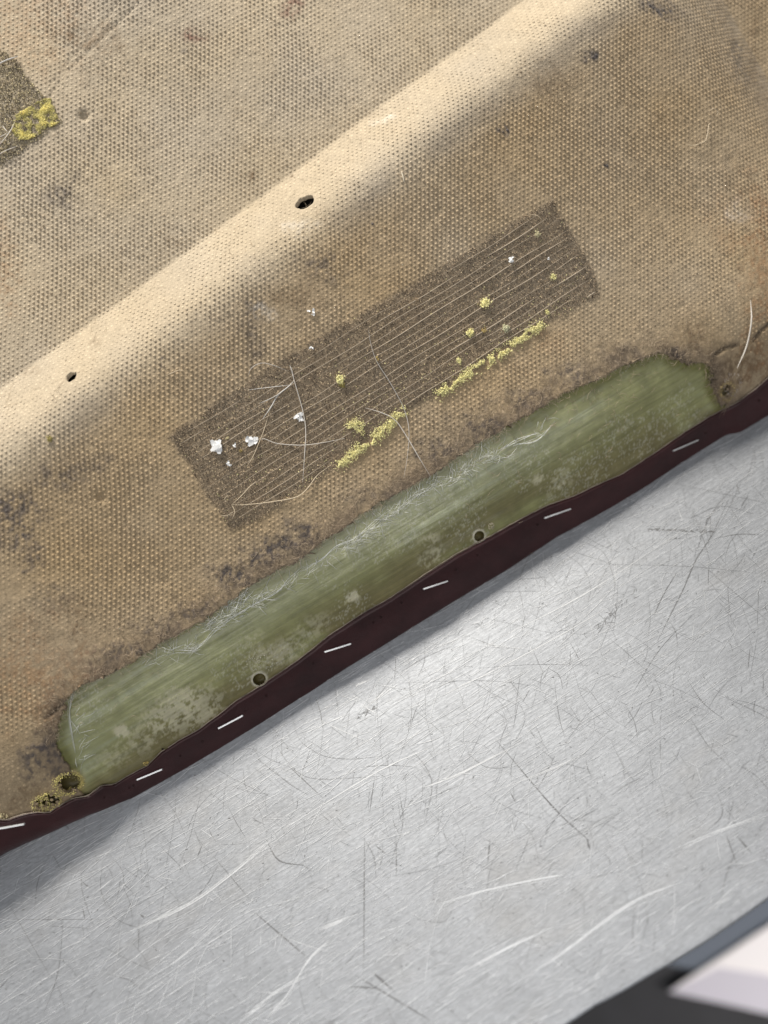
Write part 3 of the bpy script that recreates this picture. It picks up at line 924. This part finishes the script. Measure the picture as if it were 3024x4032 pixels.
# pale suede at the cut edge
sel = rows[0]
cut = np.column_stack([sel[:, 0], ev_, height(us, ev_)+LTF(us)-.0004+.00015*(fbm(us*800, us*0, 145, 2)-.5)])
wgt = np.where(us < uv_of(640, 2958)[0], 1.0, .45)
_k = us < uv_of(660, 2945)[0]
_cl = [cut[~_k][::2]]
for _j in range(5):
    _c = cut[_k][::2].copy()
    _c[:, 1] += .0004*(fbm(_c[:, 0]*700, _c[:, 0]*0+_j*5, 147, 3)-.3); _c[:, 2] += .0005*(fbm(_c[:, 0]*900, _c[:, 0]*0+_j*9, 149, 3)-.4)
    _cl.append(_c)
v_, f_, _ = tubes(_cl, [.00018]+[.00013]*5, 4, None, False)
M_SUEDE, nt, b = new_mat("suede_cut_edge")
rgb = N(nt, 'ShaderNodeRGB'); rgb.outputs[0].default_value = (.30, .25, .20, 1)
o1, _, _ = mult_noise(nt, rgb.outputs[0], 90, .25, 1.5, 4)
nt.links.new(o1, b.inputs['Base Color']); b.inputs['Roughness'].default_value = .95
mesh_obj("cut_edge", v_, f_, M_SUEDE, leather)

def leather_pt(px, py, h):
    q = uv_of(px, py, .0015+h)
    return np.array([q[0], q[1], float(height(q[0], q[1]))+float(LTF(q[0]))+h])
# staples
STAP = [((-20, 3259), (103, 3237)), ((537, 3072), (638, 3030)), ((858, 2870), (956, 2818)), ((1277, 2568), (1383, 2535)),
        ((1667, 2320), (1764, 2288)), ((2145, 2040), (2250, 2003)), ((2652, 1775), (2752, 1732))]
for a, b2 in STAP:
    A, B_ = leather_pt(*a, .00045), leather_pt(*b2, .00045)
    d = (B_-A)/np.linalg.norm(B_-A)
    dn = np.array([0, 0, -1.0])
    pts = np.array([A+dn*.0016, A+dn*.0005, A+d*.0002, A+d*.0007, (A+B_)/2+np.array([0, 0, .0001]), B_-d*.0007, B_-d*.0002, B_+dn*.0005, B_+dn*.0016])
    # flat wire: rectangular section
    V, Fq = [], []
    side_ = np.cross(d, [0, 0, 1.0]); side_ /= np.linalg.norm(side_)
    for k, p in enumerate(pts):
        tn = pts[min(k+1, len(pts)-1)]-pts[max(k-1, 0)]; tn /= np.linalg.norm(tn)
        nn = np.cross(side_, tn)
        for sx, sy in ((-1, -.6), (-.75, .6), (.75, .6), (1, -.6)):
            V.append(p+side_*sx*.00036+nn*sy*.00030)
    for k in range(len(pts)-1):
        for j in range(4):
            Fq.append((k*4+j, k*4+(j+1) % 4, k*4+4+(j+1) % 4, k*4+4+j))
    mesh_obj("staple", V, Fq, M_STAPLE, leather, False)
# old staple holes
for x, y in ((1233, 2613), (1049, 2741), (966, 2802), (2118, 2066), (1881, 2187), (1796, 2243), (1582, 2374), (1500, 2431), (2780, 1706), (2978, 1581), (797, 2921), (710, 2977), (640, 2950), (415, 3135), (525, 3095), (510, 3103), (1470, 2452)):
    p = leather_pt(x, y, 0)
    a = np.arange(8)*math.pi/4
    r_ = rng.uniform(.00028, .00042)
    ring = [[p[0]+r_*math.cos(t)*1.2, p[1]+r_*math.sin(t), 0] for t in a]
    for q_ in ring: q_[2] = float(height(q_[0], q_[1]))+float(LTF(q_[0]))+.00022
    V = ring+[[p[0], p[1], p[2]-.0006]]
    mesh_obj("staple_hole", V, [(k, (k+1) % 8, 8) for k in range(8)], M_HOLE, leather)

# ------------------------------------------------------------------ loose things lying on the seat
def surf(px, py, h=0.0):
    return to_world(local(px, py, FELT_T+.00035+h))

M_HAIR = {}
def hair(pts, r_, colr, label, lift=.0006, extra=()):
    ls, rs = [], []
    for pp, rr in [(pts, r_)]+list(extra):
        p = np.array([surf(x, y, lift*(.3+.9*abs(math.sin(k*1.3)))) for k, (x, y) in enumerate(pp)])
        ls.append(catmull(p, 7)); rs.append(rr*.88)
    v_, f_, _ = tubes(ls, rs, 5)
    key = tuple(colr)
    if key not in M_HAIR: M_HAIR[key] = plain("loose_thread", colr, .55)[0]
    o = mesh_obj("hair_strand", v_, f_, M_HAIR[key], None, True, centre=True)
    tag(o, label, "hair strand", "loose hairs on the felt")
PALE, CREAM, GREY = (.78, .73, .66), (.72, .60, .43), (.60, .56, .51)
hair([(1141, 1438), (1162, 1510), (1192, 1616), (1204, 1696), (1199, 1795), (1192, 1900)], .00018, PALE, "long pale hair hanging down across the left half of the dark glue patch")
hair([(1451, 1298), (1461, 1358), (1484, 1424), (1530, 1497), (1564, 1556), (1593, 1616), (1610, 1690), (1605, 1790), (1590, 1880)], .00017, GREY, "long grey hair bending down the middle of the glue patch")
hair([(1438, 1606), (1504, 1626), (1557, 1656), (1603, 1722), (1650, 1802), (1696, 1878)], .00020, PALE, "stiff pale bristle running from the glue patch to the torn felt edge", .0012)
hair([(1023, 1736), (1040, 1728), (1086, 1745), (1150, 1752), (1206, 1752), (1278, 1742), (1358, 1726)], .00015, PALE, "fine pale hair lying level between white shavings and yellow foam")
hair([(1063, 1613), (1041, 1689), (1023, 1736), (998, 1794), (971, 1838)], .00016, CREAM, "short straight hair slanting beside the white shavings on the glue patch")
hair([(1159, 1498), (1135, 1523), (1095, 1556), (1067, 1603), (1034, 1650)], .00024, (.74, .72, .68), "thick white bundle of fibres forking at the upper left of the glue patch", .0008,
     [([(1150, 1515), (1090, 1522), (1030, 1529), (976, 1536)], .00013), ([(1130, 1530), (1080, 1562), (1020, 1590)], .00012), ([(1159, 1498), (1150, 1460), (1141, 1438)], .00012)])
hair([(912, 1987), (971, 1987), (1064, 1977), (1164, 1958), (1210, 1924), (1250, 1871), (1303, 1832)], .00018, CREAM, "wavy cream thread along the lower left edge of the glue patch", .0006,
     [([(912, 1987), (945, 1958), (985, 1915), (1010, 1895)], .00015), ([(912, 1987), (925, 2015), (914, 2045)], .00016), ([(905, 1990), (885, 1965), (900, 1950)], .00012), ([(925, 2010), (895, 2030), (870, 2030)], .00013)])
hair([(2955, 1182), (2958, 1265), (2939, 1364), (2902, 1450)], .00030, PALE, "thick white bristle beside the screw hole near the right end", .0016)
hair([(1027, 145), (1050, 195), (1081, 260)], .00014, CREAM, "short straight hair on the flat felt panel near the top")
hair([(-20, 262), (20, 240), (72, 222)], .00030, (.75, .73, .70), "white fibre tuft above the foam patch at the left edge", .0010)
hair([(-20, 590), (20, 545), (45, 510), (58, 480)], .00018, PALE, "pale fibre crossing the grey adhesive beside the yellow foam", .001, [([(-20, 620), (20, 595), (70, 575)], .00016), ([(-20, 545), (10, 535), (30, 522)], .00014), ([(10, 495), (30, 520)], .00014)])
hair([(2790, 440), (2810, 428), (2825, 440), (2822, 455)], .00015, CREAM, "tiny looped fibre on the felt slope near the right edge", .0008)
hair([(2720, 575), (2770, 560), (2785, 530), (2790, 495), (2800, 480)], .00016, CREAM, "curved tuft of lint below the looped fibre at right", .0008, [([(2700, 570), (2740, 572), (2775, 550)], .00012)])
hair([(2085, 845), (2120, 852), (2140, 880)], .00013, CREAM, "short curved hair at the top corner of the glue patch", .0008)
hair([(650, 1480), (680, 1468), (705, 1458), (725, 1460)], .00014, CREAM, "crooked fine hair on the felt between the band and the glue patch", .0005)
hair([(978, 1480), (990, 1450), (1030, 1430), (1080, 1440), (1130, 1460)], .00013, GREY, "thin arched hair just above the glue patch", .0008)
hair([(1580, 675), (1588, 700), (1592, 722)], .00030, (.72, .64, .50), "flat pale splinter on the lower side of the bright band", .0004)

def shaving(px, py, size, label, n=7, seed=0):
    r2 = np.random.default_rng(100+seed)
    c = local(px, py, FELT_T+.0005)
    size = size*1.05
    V, Fq = [], []
    for k in range(n):
        a = r2.uniform(0, 2*math.pi); ln = size*PXM*r2.uniform(.35, .75); wd = size*PXM*r2.uniform(.10, .22)
        o_ = r2.normal(0, size*PXM*.14, 2)
        tilt = r2.uniform(-.35, .5)
        d = np.array([math.cos(a), math.sin(a)]); nn = np.array([-d[1], d[0]])
        b0 = len(V)
        for t in (-.5, -.2, .15, .5):
            w_ = wd*(1-abs(t)*1.3)
            zc = r2.uniform(.0, .0004)+tilt*(t+.5)*ln*.5
            for s in (-1, 1):
                for th in (0, .00012):
                    p = c[:2]+o_+d*ln*t+nn*s*w_
                    V.append([p[0], p[1], c[2]+zc+th+.0002*s*r2.uniform(-1, 1)])
        for t in range(3):
            q0 = b0+t*4; q1 = q0+4
            Fq += [(q0+1, q0+3, q1+3, q1+1), (q0, q1, q1+2, q0+2), (q0, q0+1, q1+1, q1), (q0+2, q1+2, q1+3, q0+3)]
        Fq += [(b0, b0+2, b0+3, b0+1), (b0+12, b0+13, b0+15, b0+14)]
    o = mesh_obj("plastic_shaving", to_world(np.array(V)), Fq, M_WHITE, None, False, centre=True)
    tag(o, label, "shaving", "white shavings on the felt")
shaving(850, 1760, 62, "largest ragged white shaving at the left end of the glue patch", 9, 1)
shaving(993, 1728, 56, "elongated white shaving right of the largest one", 6, 2)
shaving(931, 1758, 34, "thin translucent white chip between the two big shavings", 2, 3)
shaving(898, 1828, 26, "small white chip below the largest shaving", 4, 4)
shaving(1181, 1640, 48, "white shaving next to the long hanging hair", 5, 5)
shaving(2008, 1022, 32, "star shaped white chip on the right half of the glue patch", 5, 6)
shaving(1222, 1222, 34, "curled clear flake on the felt above the patch, upper of two", 2, 7)
shaving(1236, 1240, 22, "curled clear flake on the felt above the patch, lower of two", 2, 8)
shaving(1226, 1370, 20, "tiny white sliver at the upper edge of the glue patch", 2, 9)
shaving(2158, 1020, 14, "tiny white speck right of the star shaped chip", 2, 10)

def crumb(px, py, size, label, colr=YEL, seed=0):
    n = int(70+size*6)
    c = local(px, py, FELT_T+.0003)
    p = rng.normal(0, 1, (n, 3)); p[:, 2] = np.abs(p[:, 2])*.6
    p = p*size*PXM*.20*rng.uniform(.6, 1.25, 3)
    p = p[fbm(p[:, 0]*2500+size, p[:, 1]*2500+py, 3, 2) > .36]; n = len(p)
    r_ = rng.uniform(.6, 1.2, n)*size*PXM*.10
    v_, f_, c_ = grains(c+p, r_, np.array(colr)*rng.uniform(.8, 1.1, (n, 1)), 1.0)
    o = mesh_obj("foam_crumb", to_world(v_), f_, M_FOAM, None, False, c_, centre=True)
    tag(o, label, "foam crumb", "yellow foam crumbs on the felt")
crumb(1908, 1195, 40, "largest bright yellow foam crumb in the middle of the ribbed glue lines")
crumb(1850, 1312, 34, "yellow foam crumb below left of the largest crumb")
crumb(1990, 1293, 34, "pale foam crumb below right of the largest crumb", (.70, .68, .46))
crumb(1905, 1302, 22, "small orange foam crumb between two pale crumbs", (.60, .46, .18))
crumb(1807, 1420, 28, "foam crumb just above the right foam strip")
crumb(1340, 1495, 44, "yellow foam crumb alone in the left half of the glue patch")
crumb(1347, 1515, 26, "olive foam bit touching the lone yellow crumb", (.40, .33, .10))
crumb(2115, 922, 26, "foam crumb near the top right corner of the glue patch", (.72, .66, .42))
crumb(2178, 1090, 24, "foam crumb at the right end of the glue lines")
crumb(2155, 1230, 20, "small foam crumb above the right end of the foam strip")
crumb(195, 1727, 24, "olive crumb on the lower side of the pale band at left", (.45, .38, .14))
crumb(1485, 1412, 20, "small ochre crumb beside the bending grey hair", (.55, .42, .16))
crumb(895, 1725, 15, "tiny pale crumb above the thin translucent chip", (.68, .60, .36))
crumb(948, 1776, 18, "tiny ochre crumb at the tip of the thin chip", (.45, .34, .12))
crumb(1640, 1180, 14, "tiny tan crumb near the top edge of the glue patch", (.55, .42, .27))

# ------------------------------------------------------------------ metal bench
bench = bpy.data.objects.new("workbench", None)
COL.objects.link(bench)
bench.rotation_euler = (0, 0, TH)
tag(bench, "scratched bare aluminium workbench top under the seat shell", "workbench")
RZ = np.array([[math.cos(TH), -math.sin(TH), 0], [math.sin(TH), math.cos(TH), 0], [0, 0, 1]])
def tbl(px, py, z=0.0):
    return hit_z(px, py, z) @ RZ
TE = [tbl(*p) for p in ((2242, 4032), (2348, 3961), (2454, 3908), (2647, 3802), (2786, 3715), (2919, 3622), (3024, 3547))]
TE = np.array([TE[0]-[.9, .012, 0]]+[TE[0]-[.3, .004, 0]]+TE+[TE[-1]+[.3, .004, 0], TE[-1]+[.9, .012, 0]])
_x = np.unique(np.concatenate([TE[:, 0], np.linspace(TE[0, 0], TE[-1, 0], 120)]))
TE = np.column_stack([_x, np.interp(_x, TE[:, 0], TE[:, 1]), _x*0])
TE[2:-2, 1] = (TE[:-4, 1]+TE[1:-3, 1]+TE[2:-2, 1]+TE[3:-1, 1]+TE[4:, 1])/5
M_ALU, nt, b = new_mat("scratched_aluminium")
tc = N(nt, 'ShaderNodeTexCoord')
def strip_noise(scale, stretch, lo, hi, rot=0, detail=6, fr=(.3, .7)):
    mp = N(nt, 'ShaderNodeMapping'); mp.inputs['Scale'].default_value = stretch; mp.inputs['Rotation'].default_value = (0, 0, rot)
    nt.links.new(tc.outputs['Object'], mp.inputs[0])
    nz = N(nt, 'ShaderNodeTexNoise', Scale=scale, Detail=detail, Roughness=.7)
    nt.links.new(mp.outputs[0], nz.inputs['Vector'])
    mr = N(nt, 'ShaderNodeMapRange'); mr.inputs[1].default_value, mr.inputs[2].default_value = fr
    mr.inputs[3].default_value = lo; mr.inputs[4].default_value = hi
    nt.links.new(nz.outputs['Fac'], mr.inputs[0])
    return mr.outputs[0], nz.outputs['Fac']
b.inputs['Metallic'].default_value = .82
b.inputs['Anisotropic'].default_value = .35
tg = N(nt, 'ShaderNodeTangent'); tg.direction_type = 'UV_MAP'; tg.uv_map = 'brush'
nt.links.new(tg.outputs[0], b.inputs['Tangent'])
rgb = N(nt, 'ShaderNodeRGB'); rgb.outputs[0].default_value = (.465, .48, .503, 1)
s1, n1 = strip_noise(1.0, (60, 1400, 1), .84, 1.12)
s2, n2 = strip_noise(1.0, (500, 1300, 1), .80, 1.18, .12)
s3, n3 = strip_noise(60.0, (1, 1.6, 1), .90, 1.08)
out = rgb.outputs[0]
for s in (s1, s2, s3):
    mx = N(nt, 'ShaderNodeMix', data_type='RGBA', blend_type='MULTIPLY'); mx.inputs[0].default_value = 1
    nt.links.new(out, mx.inputs[6]); nt.links.new(s, mx.inputs[7]); out = mx.outputs[2]
# faint tan handling stains
s4, _ = strip_noise(9.0, (1, 2, 1), 0, .5, .3, 4, (.55, .75))
mx = N(nt, 'ShaderNodeMix', data_type='RGBA', blend_type='MULTIPLY')
nt.links.new(s4, mx.inputs[0]); nt.links.new(out, mx.inputs[6]); mx.inputs[7].default_value = (.88, .82, .74, 1)
nt.links.new(mx.outputs[2], b.inputs['Base Color'])
r1, _ = strip_noise(1.0, (90, 1100, 1), .50, .68)
nt.links.new(r1, b.inputs['Roughness'])
ad = N(nt, 'ShaderNodeMath', operation='ADD'); nt.links.new(n1, ad.inputs[0]); nt.links.new(n2, ad.inputs[1])
bp = N(nt, 'ShaderNodeBump', Strength=.35, Distance=.00025)
nt.links.new(ad.outputs[0], bp.inputs['Height']); nt.links.new(bp.outputs[0], b.inputs['Normal'])

rows = []
ne = len(TE)
rr = .0014
prof = [(-.9, 0), (-.3, 0), (-.06, 0), (-.02, 0)] + [(-rr+rr*math.sin(a), -rr+rr*math.cos(a)) for a in np.linspace(0, math.pi/2, 7)] + [(0, -.0045), (-.001, -.006), (-.05, -.006)]
for dx, dz in prof:
    rows.append(TE+np.array([0, -dx, dz]))
V = np.concatenate(rows)
i = (np.arange(len(prof)-1)[:, None]*ne+np.arange(ne-1)[None, :]).ravel()
F = np.column_stack([i, i+ne, i+ne+1, i+1])
bt = mesh_obj("bench_top", V, F, M_ALU, bench, True)
uvl = bt.data.uv_layers.new(name="brush")
_li = np.zeros(len(bt.data.loops), np.int32); bt.data.loops.foreach_get("vertex_index", _li)
uvl.data.foreach_set("uv", np.column_stack([V[_li, 1], -V[_li, 0]]).astype(np.float32).ravel())

# scratches: thin marks lying in the metal's skin
ribs = {'dark': [], 'light': []}
zc = [0.00004]
def ribbon(kind, pts, w):
    p = np.array([tbl(x, y) for x, y in pts]) if len(pts[0]) == 2 else np.array(pts)
    p = catmull(p, 6) if len(p) > 2 else p[0]+(p[1]-p[0])*np.linspace(0, 1, 6)[:, None]
    T = np.gradient(p, axis=0); T /= np.linalg.norm(T, axis=1)[:, None]+1e-12
    Nn = np.column_stack([-T[:, 1], T[:, 0], T[:, 0]*0])
    ok_ = p[:, 1] > np.interp(p[:, 0], TE[:, 0], TE[:, 1])+.0035
    p, Nn = p[ok_], Nn[ok_]
    n = len(p)
    if n < 3: return
    if kind == 'light' and w > .0002:
        base_p, sp_ = p.copy(), w
        for _q in range(7):
            a_ = int(rng.integers(0, max(1, n-6))); b_ = int(min(n, a_+rng.integers(4, n)))
            if b_-a_ < 3: continue
            off_ = rng.normal(0, sp_*.55)
            ww_ = rng.uniform(.00005, .00014)*np.sin(np.linspace(.1, math.pi-.1, b_-a_))
            zc[0] += 2e-8
            pp_ = base_p[a_:b_]+Nn[a_:b_]*off_+np.array([0, 0, zc[0]])
            ribs[kind].append((pp_+Nn[a_:b_]*ww_[:, None], pp_-Nn[a_:b_]*ww_[:, None]))
        w = w*.2
    ww = w*(.15+.85*np.sin(np.linspace(.08, math.pi-.08, n)))*rng.uniform(.6, 1.2, n)
    zc[0] += 2e-8
    p = p+np.array([0, 0, zc[0]])
    ribs[kind].append((p+Nn*ww[:, None], p-Nn*ww[:, None]))
DK = [([(2870, 1965), (2800, 2110), (2740, 2205), (2690, 2320), (2640, 2420), (2588, 2525)], .00042), ([(2260, 2120), (2370, 2170), (2405, 2240), (2420, 2300), (2412, 2370)], .00022),
      ([(2190, 2155), (2290, 2230), (2325, 2310), (2315, 2370)], .00017), ([(2000, 2285), (2145, 2273)], .00018), ([(2145, 2273), (2147, 2318)], .00022),
      ([(1086, 2843), (1092, 2935), (1145, 3015), (1198, 3055), (1271, 3068), (1400, 3062), (1497, 3055)], .00018), ([(1155, 2843), (1178, 2909), (1231, 2955), (1298, 2982), (1397, 2988), (1520, 2975)], .00018),
      ([(1241, 2743), (1261, 2803), (1273, 2876)], .00030), ([(2480, 2300), (2420, 2420), (2360, 2560)], .00013), ([(1900, 2430), (2200, 2500)], .00010), ([(1540, 2690), (1900, 2680), (2100, 2700)], .00010),
      ([(2260, 2220), (2700, 2230), (3000, 2260)], .00010), ([(2640, 1900), (2920, 1960), (3030, 1985)], .00013), ([(2900, 1905), (2912, 1945)], .00035), ([(2750, 2210), (2900, 2340), (3030, 2450)], .00018),
      ([(135, 3590), (150, 3470), (190, 3370)], .00022), ([(430, 3360), (480, 3425), (490, 3480), (520, 3510), (525, 3530)], .00020), ([(690, 3000), (690, 3200), (640, 3480)], .00013), ([(545, 3190), (570, 3300), (585, 3450)], .00012),
      ([(630, 3120), (690, 3200), (740, 3320)], .00014), ([(800, 3080), (750, 3290), (700, 3420)], .00014), ([(765, 3265), (790, 3330)], .00016), ([(795, 3330), (775, 3380)], .00040), ([(325, 3570), (335, 3620)], .00035), ([(552, 3600), (570, 3615)], .00050),
      ([(180, 3645), (360, 3655)], .00013), ([(60, 3620), (440, 3620)], .00012), ([(250, 3600), (230, 3820), (170, 4000)], .00022), ([(548, 3620), (545, 3745)], .00028), ([(640, 3340), (720, 3420)], .00022), ([(200, 3350), (245, 3430)], .00022),
      ([(840, 3370), (1000, 3560)], .00025), ([(1000, 3590), (1210, 3770)], .00045), ([(1130, 3010), (1270, 3140)], .00035), ([(1475, 3060), (1455, 3200)], .00028), ([(1435, 3300), (1432, 3830)], .00050), ([(1560, 3280), (1560, 3450)], .00035),
      ([(1950, 2910), (2180, 3180), (2320, 3310)], .00050), ([(2310, 3300), (2322, 3345)], .00060), ([(1470, 3830), (1555, 3905)], .00090), ([(1390, 3885), (1480, 3890)], .00060), ([(1400, 3840), (1700, 4020)], .00055), ([(1480, 3330), (1520, 3362)], .00045),
      ([(2860, 3290), (2900, 3400)], .00055), ([(2900, 3290), (2960, 3360)], .00055), ([(1930, 3300), (1920, 3400)], .00045), ([(2010, 3120), (2030, 3160)], .00040), ([(1600, 2770), (1700, 2850), (1760, 2905)], .00015), ([(2040, 2200), (2200, 2330)], .00010),
      ([(1830, 2500), (1990, 2560)], .00010), ([(2600, 2040), (2640, 2150), (2620, 2260)], .00010), ([(1700, 2560), (1790, 2690), (1840, 2800)], .00013), ([(1600, 2600), (1620, 2820), (1560, 3020)], .00013), ([(1480, 2690), (1490, 2900)], .00013),
      ([(1380, 2770), (1360, 2920)], .00013), ([(2250, 2170), (2440, 2230)], .00013)]
for p, w in DK: ribbon('dark', p, w*.5)
for k in range(46):       # black dashes
    x = rng.uniform(2530, 2800); ribbon('dark', [(x, 2084+.035*(x-2530)+rng.normal(0, 3)), (x+rng.uniform(8, 22), 2084+.035*(x-2530)+rng.normal(0, 4))], rng.uniform(.00012, .00030))
for k in range(30):       # brown smears made of small marks
    t = rng.random(); x, y = 2340+170*t, 2490-160*t
    ribbon('dark', [(x+rng.normal(0, 10), y+rng.normal(0, 10)), (x+rng.normal(6, 16), y-rng.uniform(0, 30))], .00012)
for k in range(24):
    t = rng.random(); x, y = 1410+60*t, 2830-40*t
    ribbon('dark', [(x+rng.normal(0, 6), y+rng.normal(0, 6)), (x+rng.normal(6, 10), y-rng.uniform(0, 16))], .00014)
# random fine scratches
def rnd_pt():
    while True:
        x, y = rng.uniform(-100, 3100), rng.uniform(1700, 4100)
        if y > 3250-.56*x and tbl(x, y)[1] > np.interp(tbl(x, y)[0], TE[:, 0], TE[:, 1])+.004: return x, y
for k in range(1700):
    x, y = rnd_pt()
    if rng.random() < smooth(y, 2700, 3900)*.75: continue
    near = 1.0 if y < 3000 else .8
    a = rng.choice([rng.normal(95, 28), rng.normal(40, 20), rng.uniform(0, 180)], p=[.55, .25, .2])
    ln = rng.gamma(1.8, 62)
    dx, dy = math.cos(R(a))*ln, math.sin(R(a))*ln
    c = rng.normal(0, .05)*ln if rng.random() < .85 else rng.normal(0, .2)*ln
    ribbon('dark', [(x, y), (x+dx*.5-dy/ln*c, y+dy*.5+dx/ln*c), (x+dx, y+dy)], rng.gamma(2.0, .000017)+.000014)
for k in range(520):      # specks of grime
    x, y = rnd_pt(); a = rng.uniform(0, 6.28); ln = rng.uniform(3, 12)
    ribbon('dark', [(x, y), (x+ln*math.cos(a), y+ln*math.sin(a))], rng.uniform(.00006, .00022))
LG = [([(457, 3687), (577, 3637), (796, 3524), (1100, 3280)], .00050), ([(2627, 3357), (2800, 3280), (3024, 3198)], .00080), ([(1924, 3934), (2202, 3762), (2468, 3563), (2686, 3470)], .00080),
      ([(1040, 4021), (1133, 3915), (1219, 3776), (1312, 3690)], .00080), ([(1663, 3583), (1850, 3520), (2100, 3464), (2240, 3440)], .00060), ([(1640, 3110), (1800, 3050), (2100, 2900)], .00035), ([(1900, 3135), (2100, 3055), (2300, 2970)], .00035),
      ([(1000, 3340), (1250, 3180), (1500, 3030), (1700, 2940)], .00028), ([(1400, 2700), (1470, 2670)], .00035), ([(1950, 2520), (2300, 2340), (2700, 2080)], .00018), ([(1700, 2760), (2100, 2560), (2500, 2330)], .00016),
      ([(1250, 3660), (1430, 3590)], .00060), ([(2200, 3640), (2000, 3730), (1800, 3840)], .00050), ([(900, 3600), (700, 3780), (500, 3900)], .00055), ([(940, 4030), (1100, 3900), (1300, 3800)], .00050)]
for p, w in LG: ribbon('light', p, w)
for k in range(4200):
    x, y = rnd_pt()
    ln = rng.gamma(1.5, 60)
    p0 = tbl(x, y)
    a = rng.normal(0, .10) if rng.random() < .85 else rng.uniform(-1.2, 1.2)
    L_ = ln*PXM
    p1 = p0+np.array([math.cos(a)*L_, math.sin(a)*L_, 0])
    ribbon('light', [tuple(p0), tuple((p0+p1)/2+np.array([0, rng.normal(0, .02)*L_, 0])), tuple(p1)], rng.uniform(.00003, .00011))
M_DARK, _, bb = plain("scratch_dark", (.27, .27, .272), .5, .82)
M_LIGHT, _, bb = plain("scratch_light", (.93, .94, .95), .5, .88)
for kind, mat, nm in (('dark', M_DARK, "dark_scratch"), ('light', M_LIGHT, "bright_scratch")):
    V, F, off = [], [], 0
    for a, b2 in ribs[kind]:
        n = len(a)
        V += [a, b2]
        i = np.arange(n-1)
        F.append(np.column_stack([i, i+1, i+1+n, i+n])+off)
        off += 2*n
    mesh_obj(nm, np.vstack(V), np.vstack(F), mat, bench, False, kind="stuff")

# ------------------------------------------------------------------ floor beyond the bench edge
FZ = -.62
M_FLOOR, nt, b = new_mat("dark_floor")
rgb = N(nt, 'ShaderNodeRGB'); rgb.outputs[0].default_value = (.016, .0165, .019, 1)
o1, _, _ = mult_noise(nt, rgb.outputs[0], 30, .8, 1.2, 4)
nt.links.new(o1, b.inputs['Base Color']); b.inputs['Roughness'].default_value = .75
fl = mesh_obj("floor", [(-4, -4, FZ), (4, -4, FZ), (4, 4, FZ), (-4, 4, FZ)], [(0, 1, 2, 3)], M_FLOOR, None, False)
fl["kind"] = "structure"
def slab(name, pxs, z0, z1, mat, label, cat):
    top_ = [hit_z(x, y, z1) for x, y in pxs]
    n = len(top_)
    V = top_+[np.array([p[0], p[1], z0]) for p in top_]
    F = [tuple(range(n-1, -1, -1)), tuple(range(n, 2*n))]+[(i, (i+1) % n, n+(i+1) % n, n+i) for i in range(n)]
    o = mesh_obj(name, V, F, mat, None, False, centre=True)
    return tag(o, label, cat)
M_PANEL, _, _ = plain("white_panel", (.78, .75, .74), .6)
M_PANEL2, _, _ = plain("white_panel_shaded", (.50, .48, .53), .6)  # shaded copy of the panel white, shade put into the colour
M_MAT, _, _ = plain("blue_grey_mat", (.12, .14, .17), .8)
slab("floor_mat", [(2500, 3700), (2640, 3800), (2790, 3832), (3300, 3900), (3400, 3400), (2800, 3400)], FZ+.002, FZ+.008, M_MAT, "blue grey mat on the floor below the bench edge", "mat")
slab("white_panel", [(2632, 3905), (2830, 3775), (3024, 3648), (3250, 3500), (3300, 3900), (3024, 3838), (2830, 3808)], FZ+.010, FZ+.0125, M_PANEL, "bright white panel on the floor at the lower right corner", "panel")
slab("panel_shaded_side", [(2636, 3906), (2820, 3806), (3024, 3834), (3300, 3890), (3350, 4080), (3024, 3992), (2830, 3948)], FZ+.010, FZ+.0120, M_PANEL2, "shaded side of the white panel on the floor, its shade painted grey", "board")
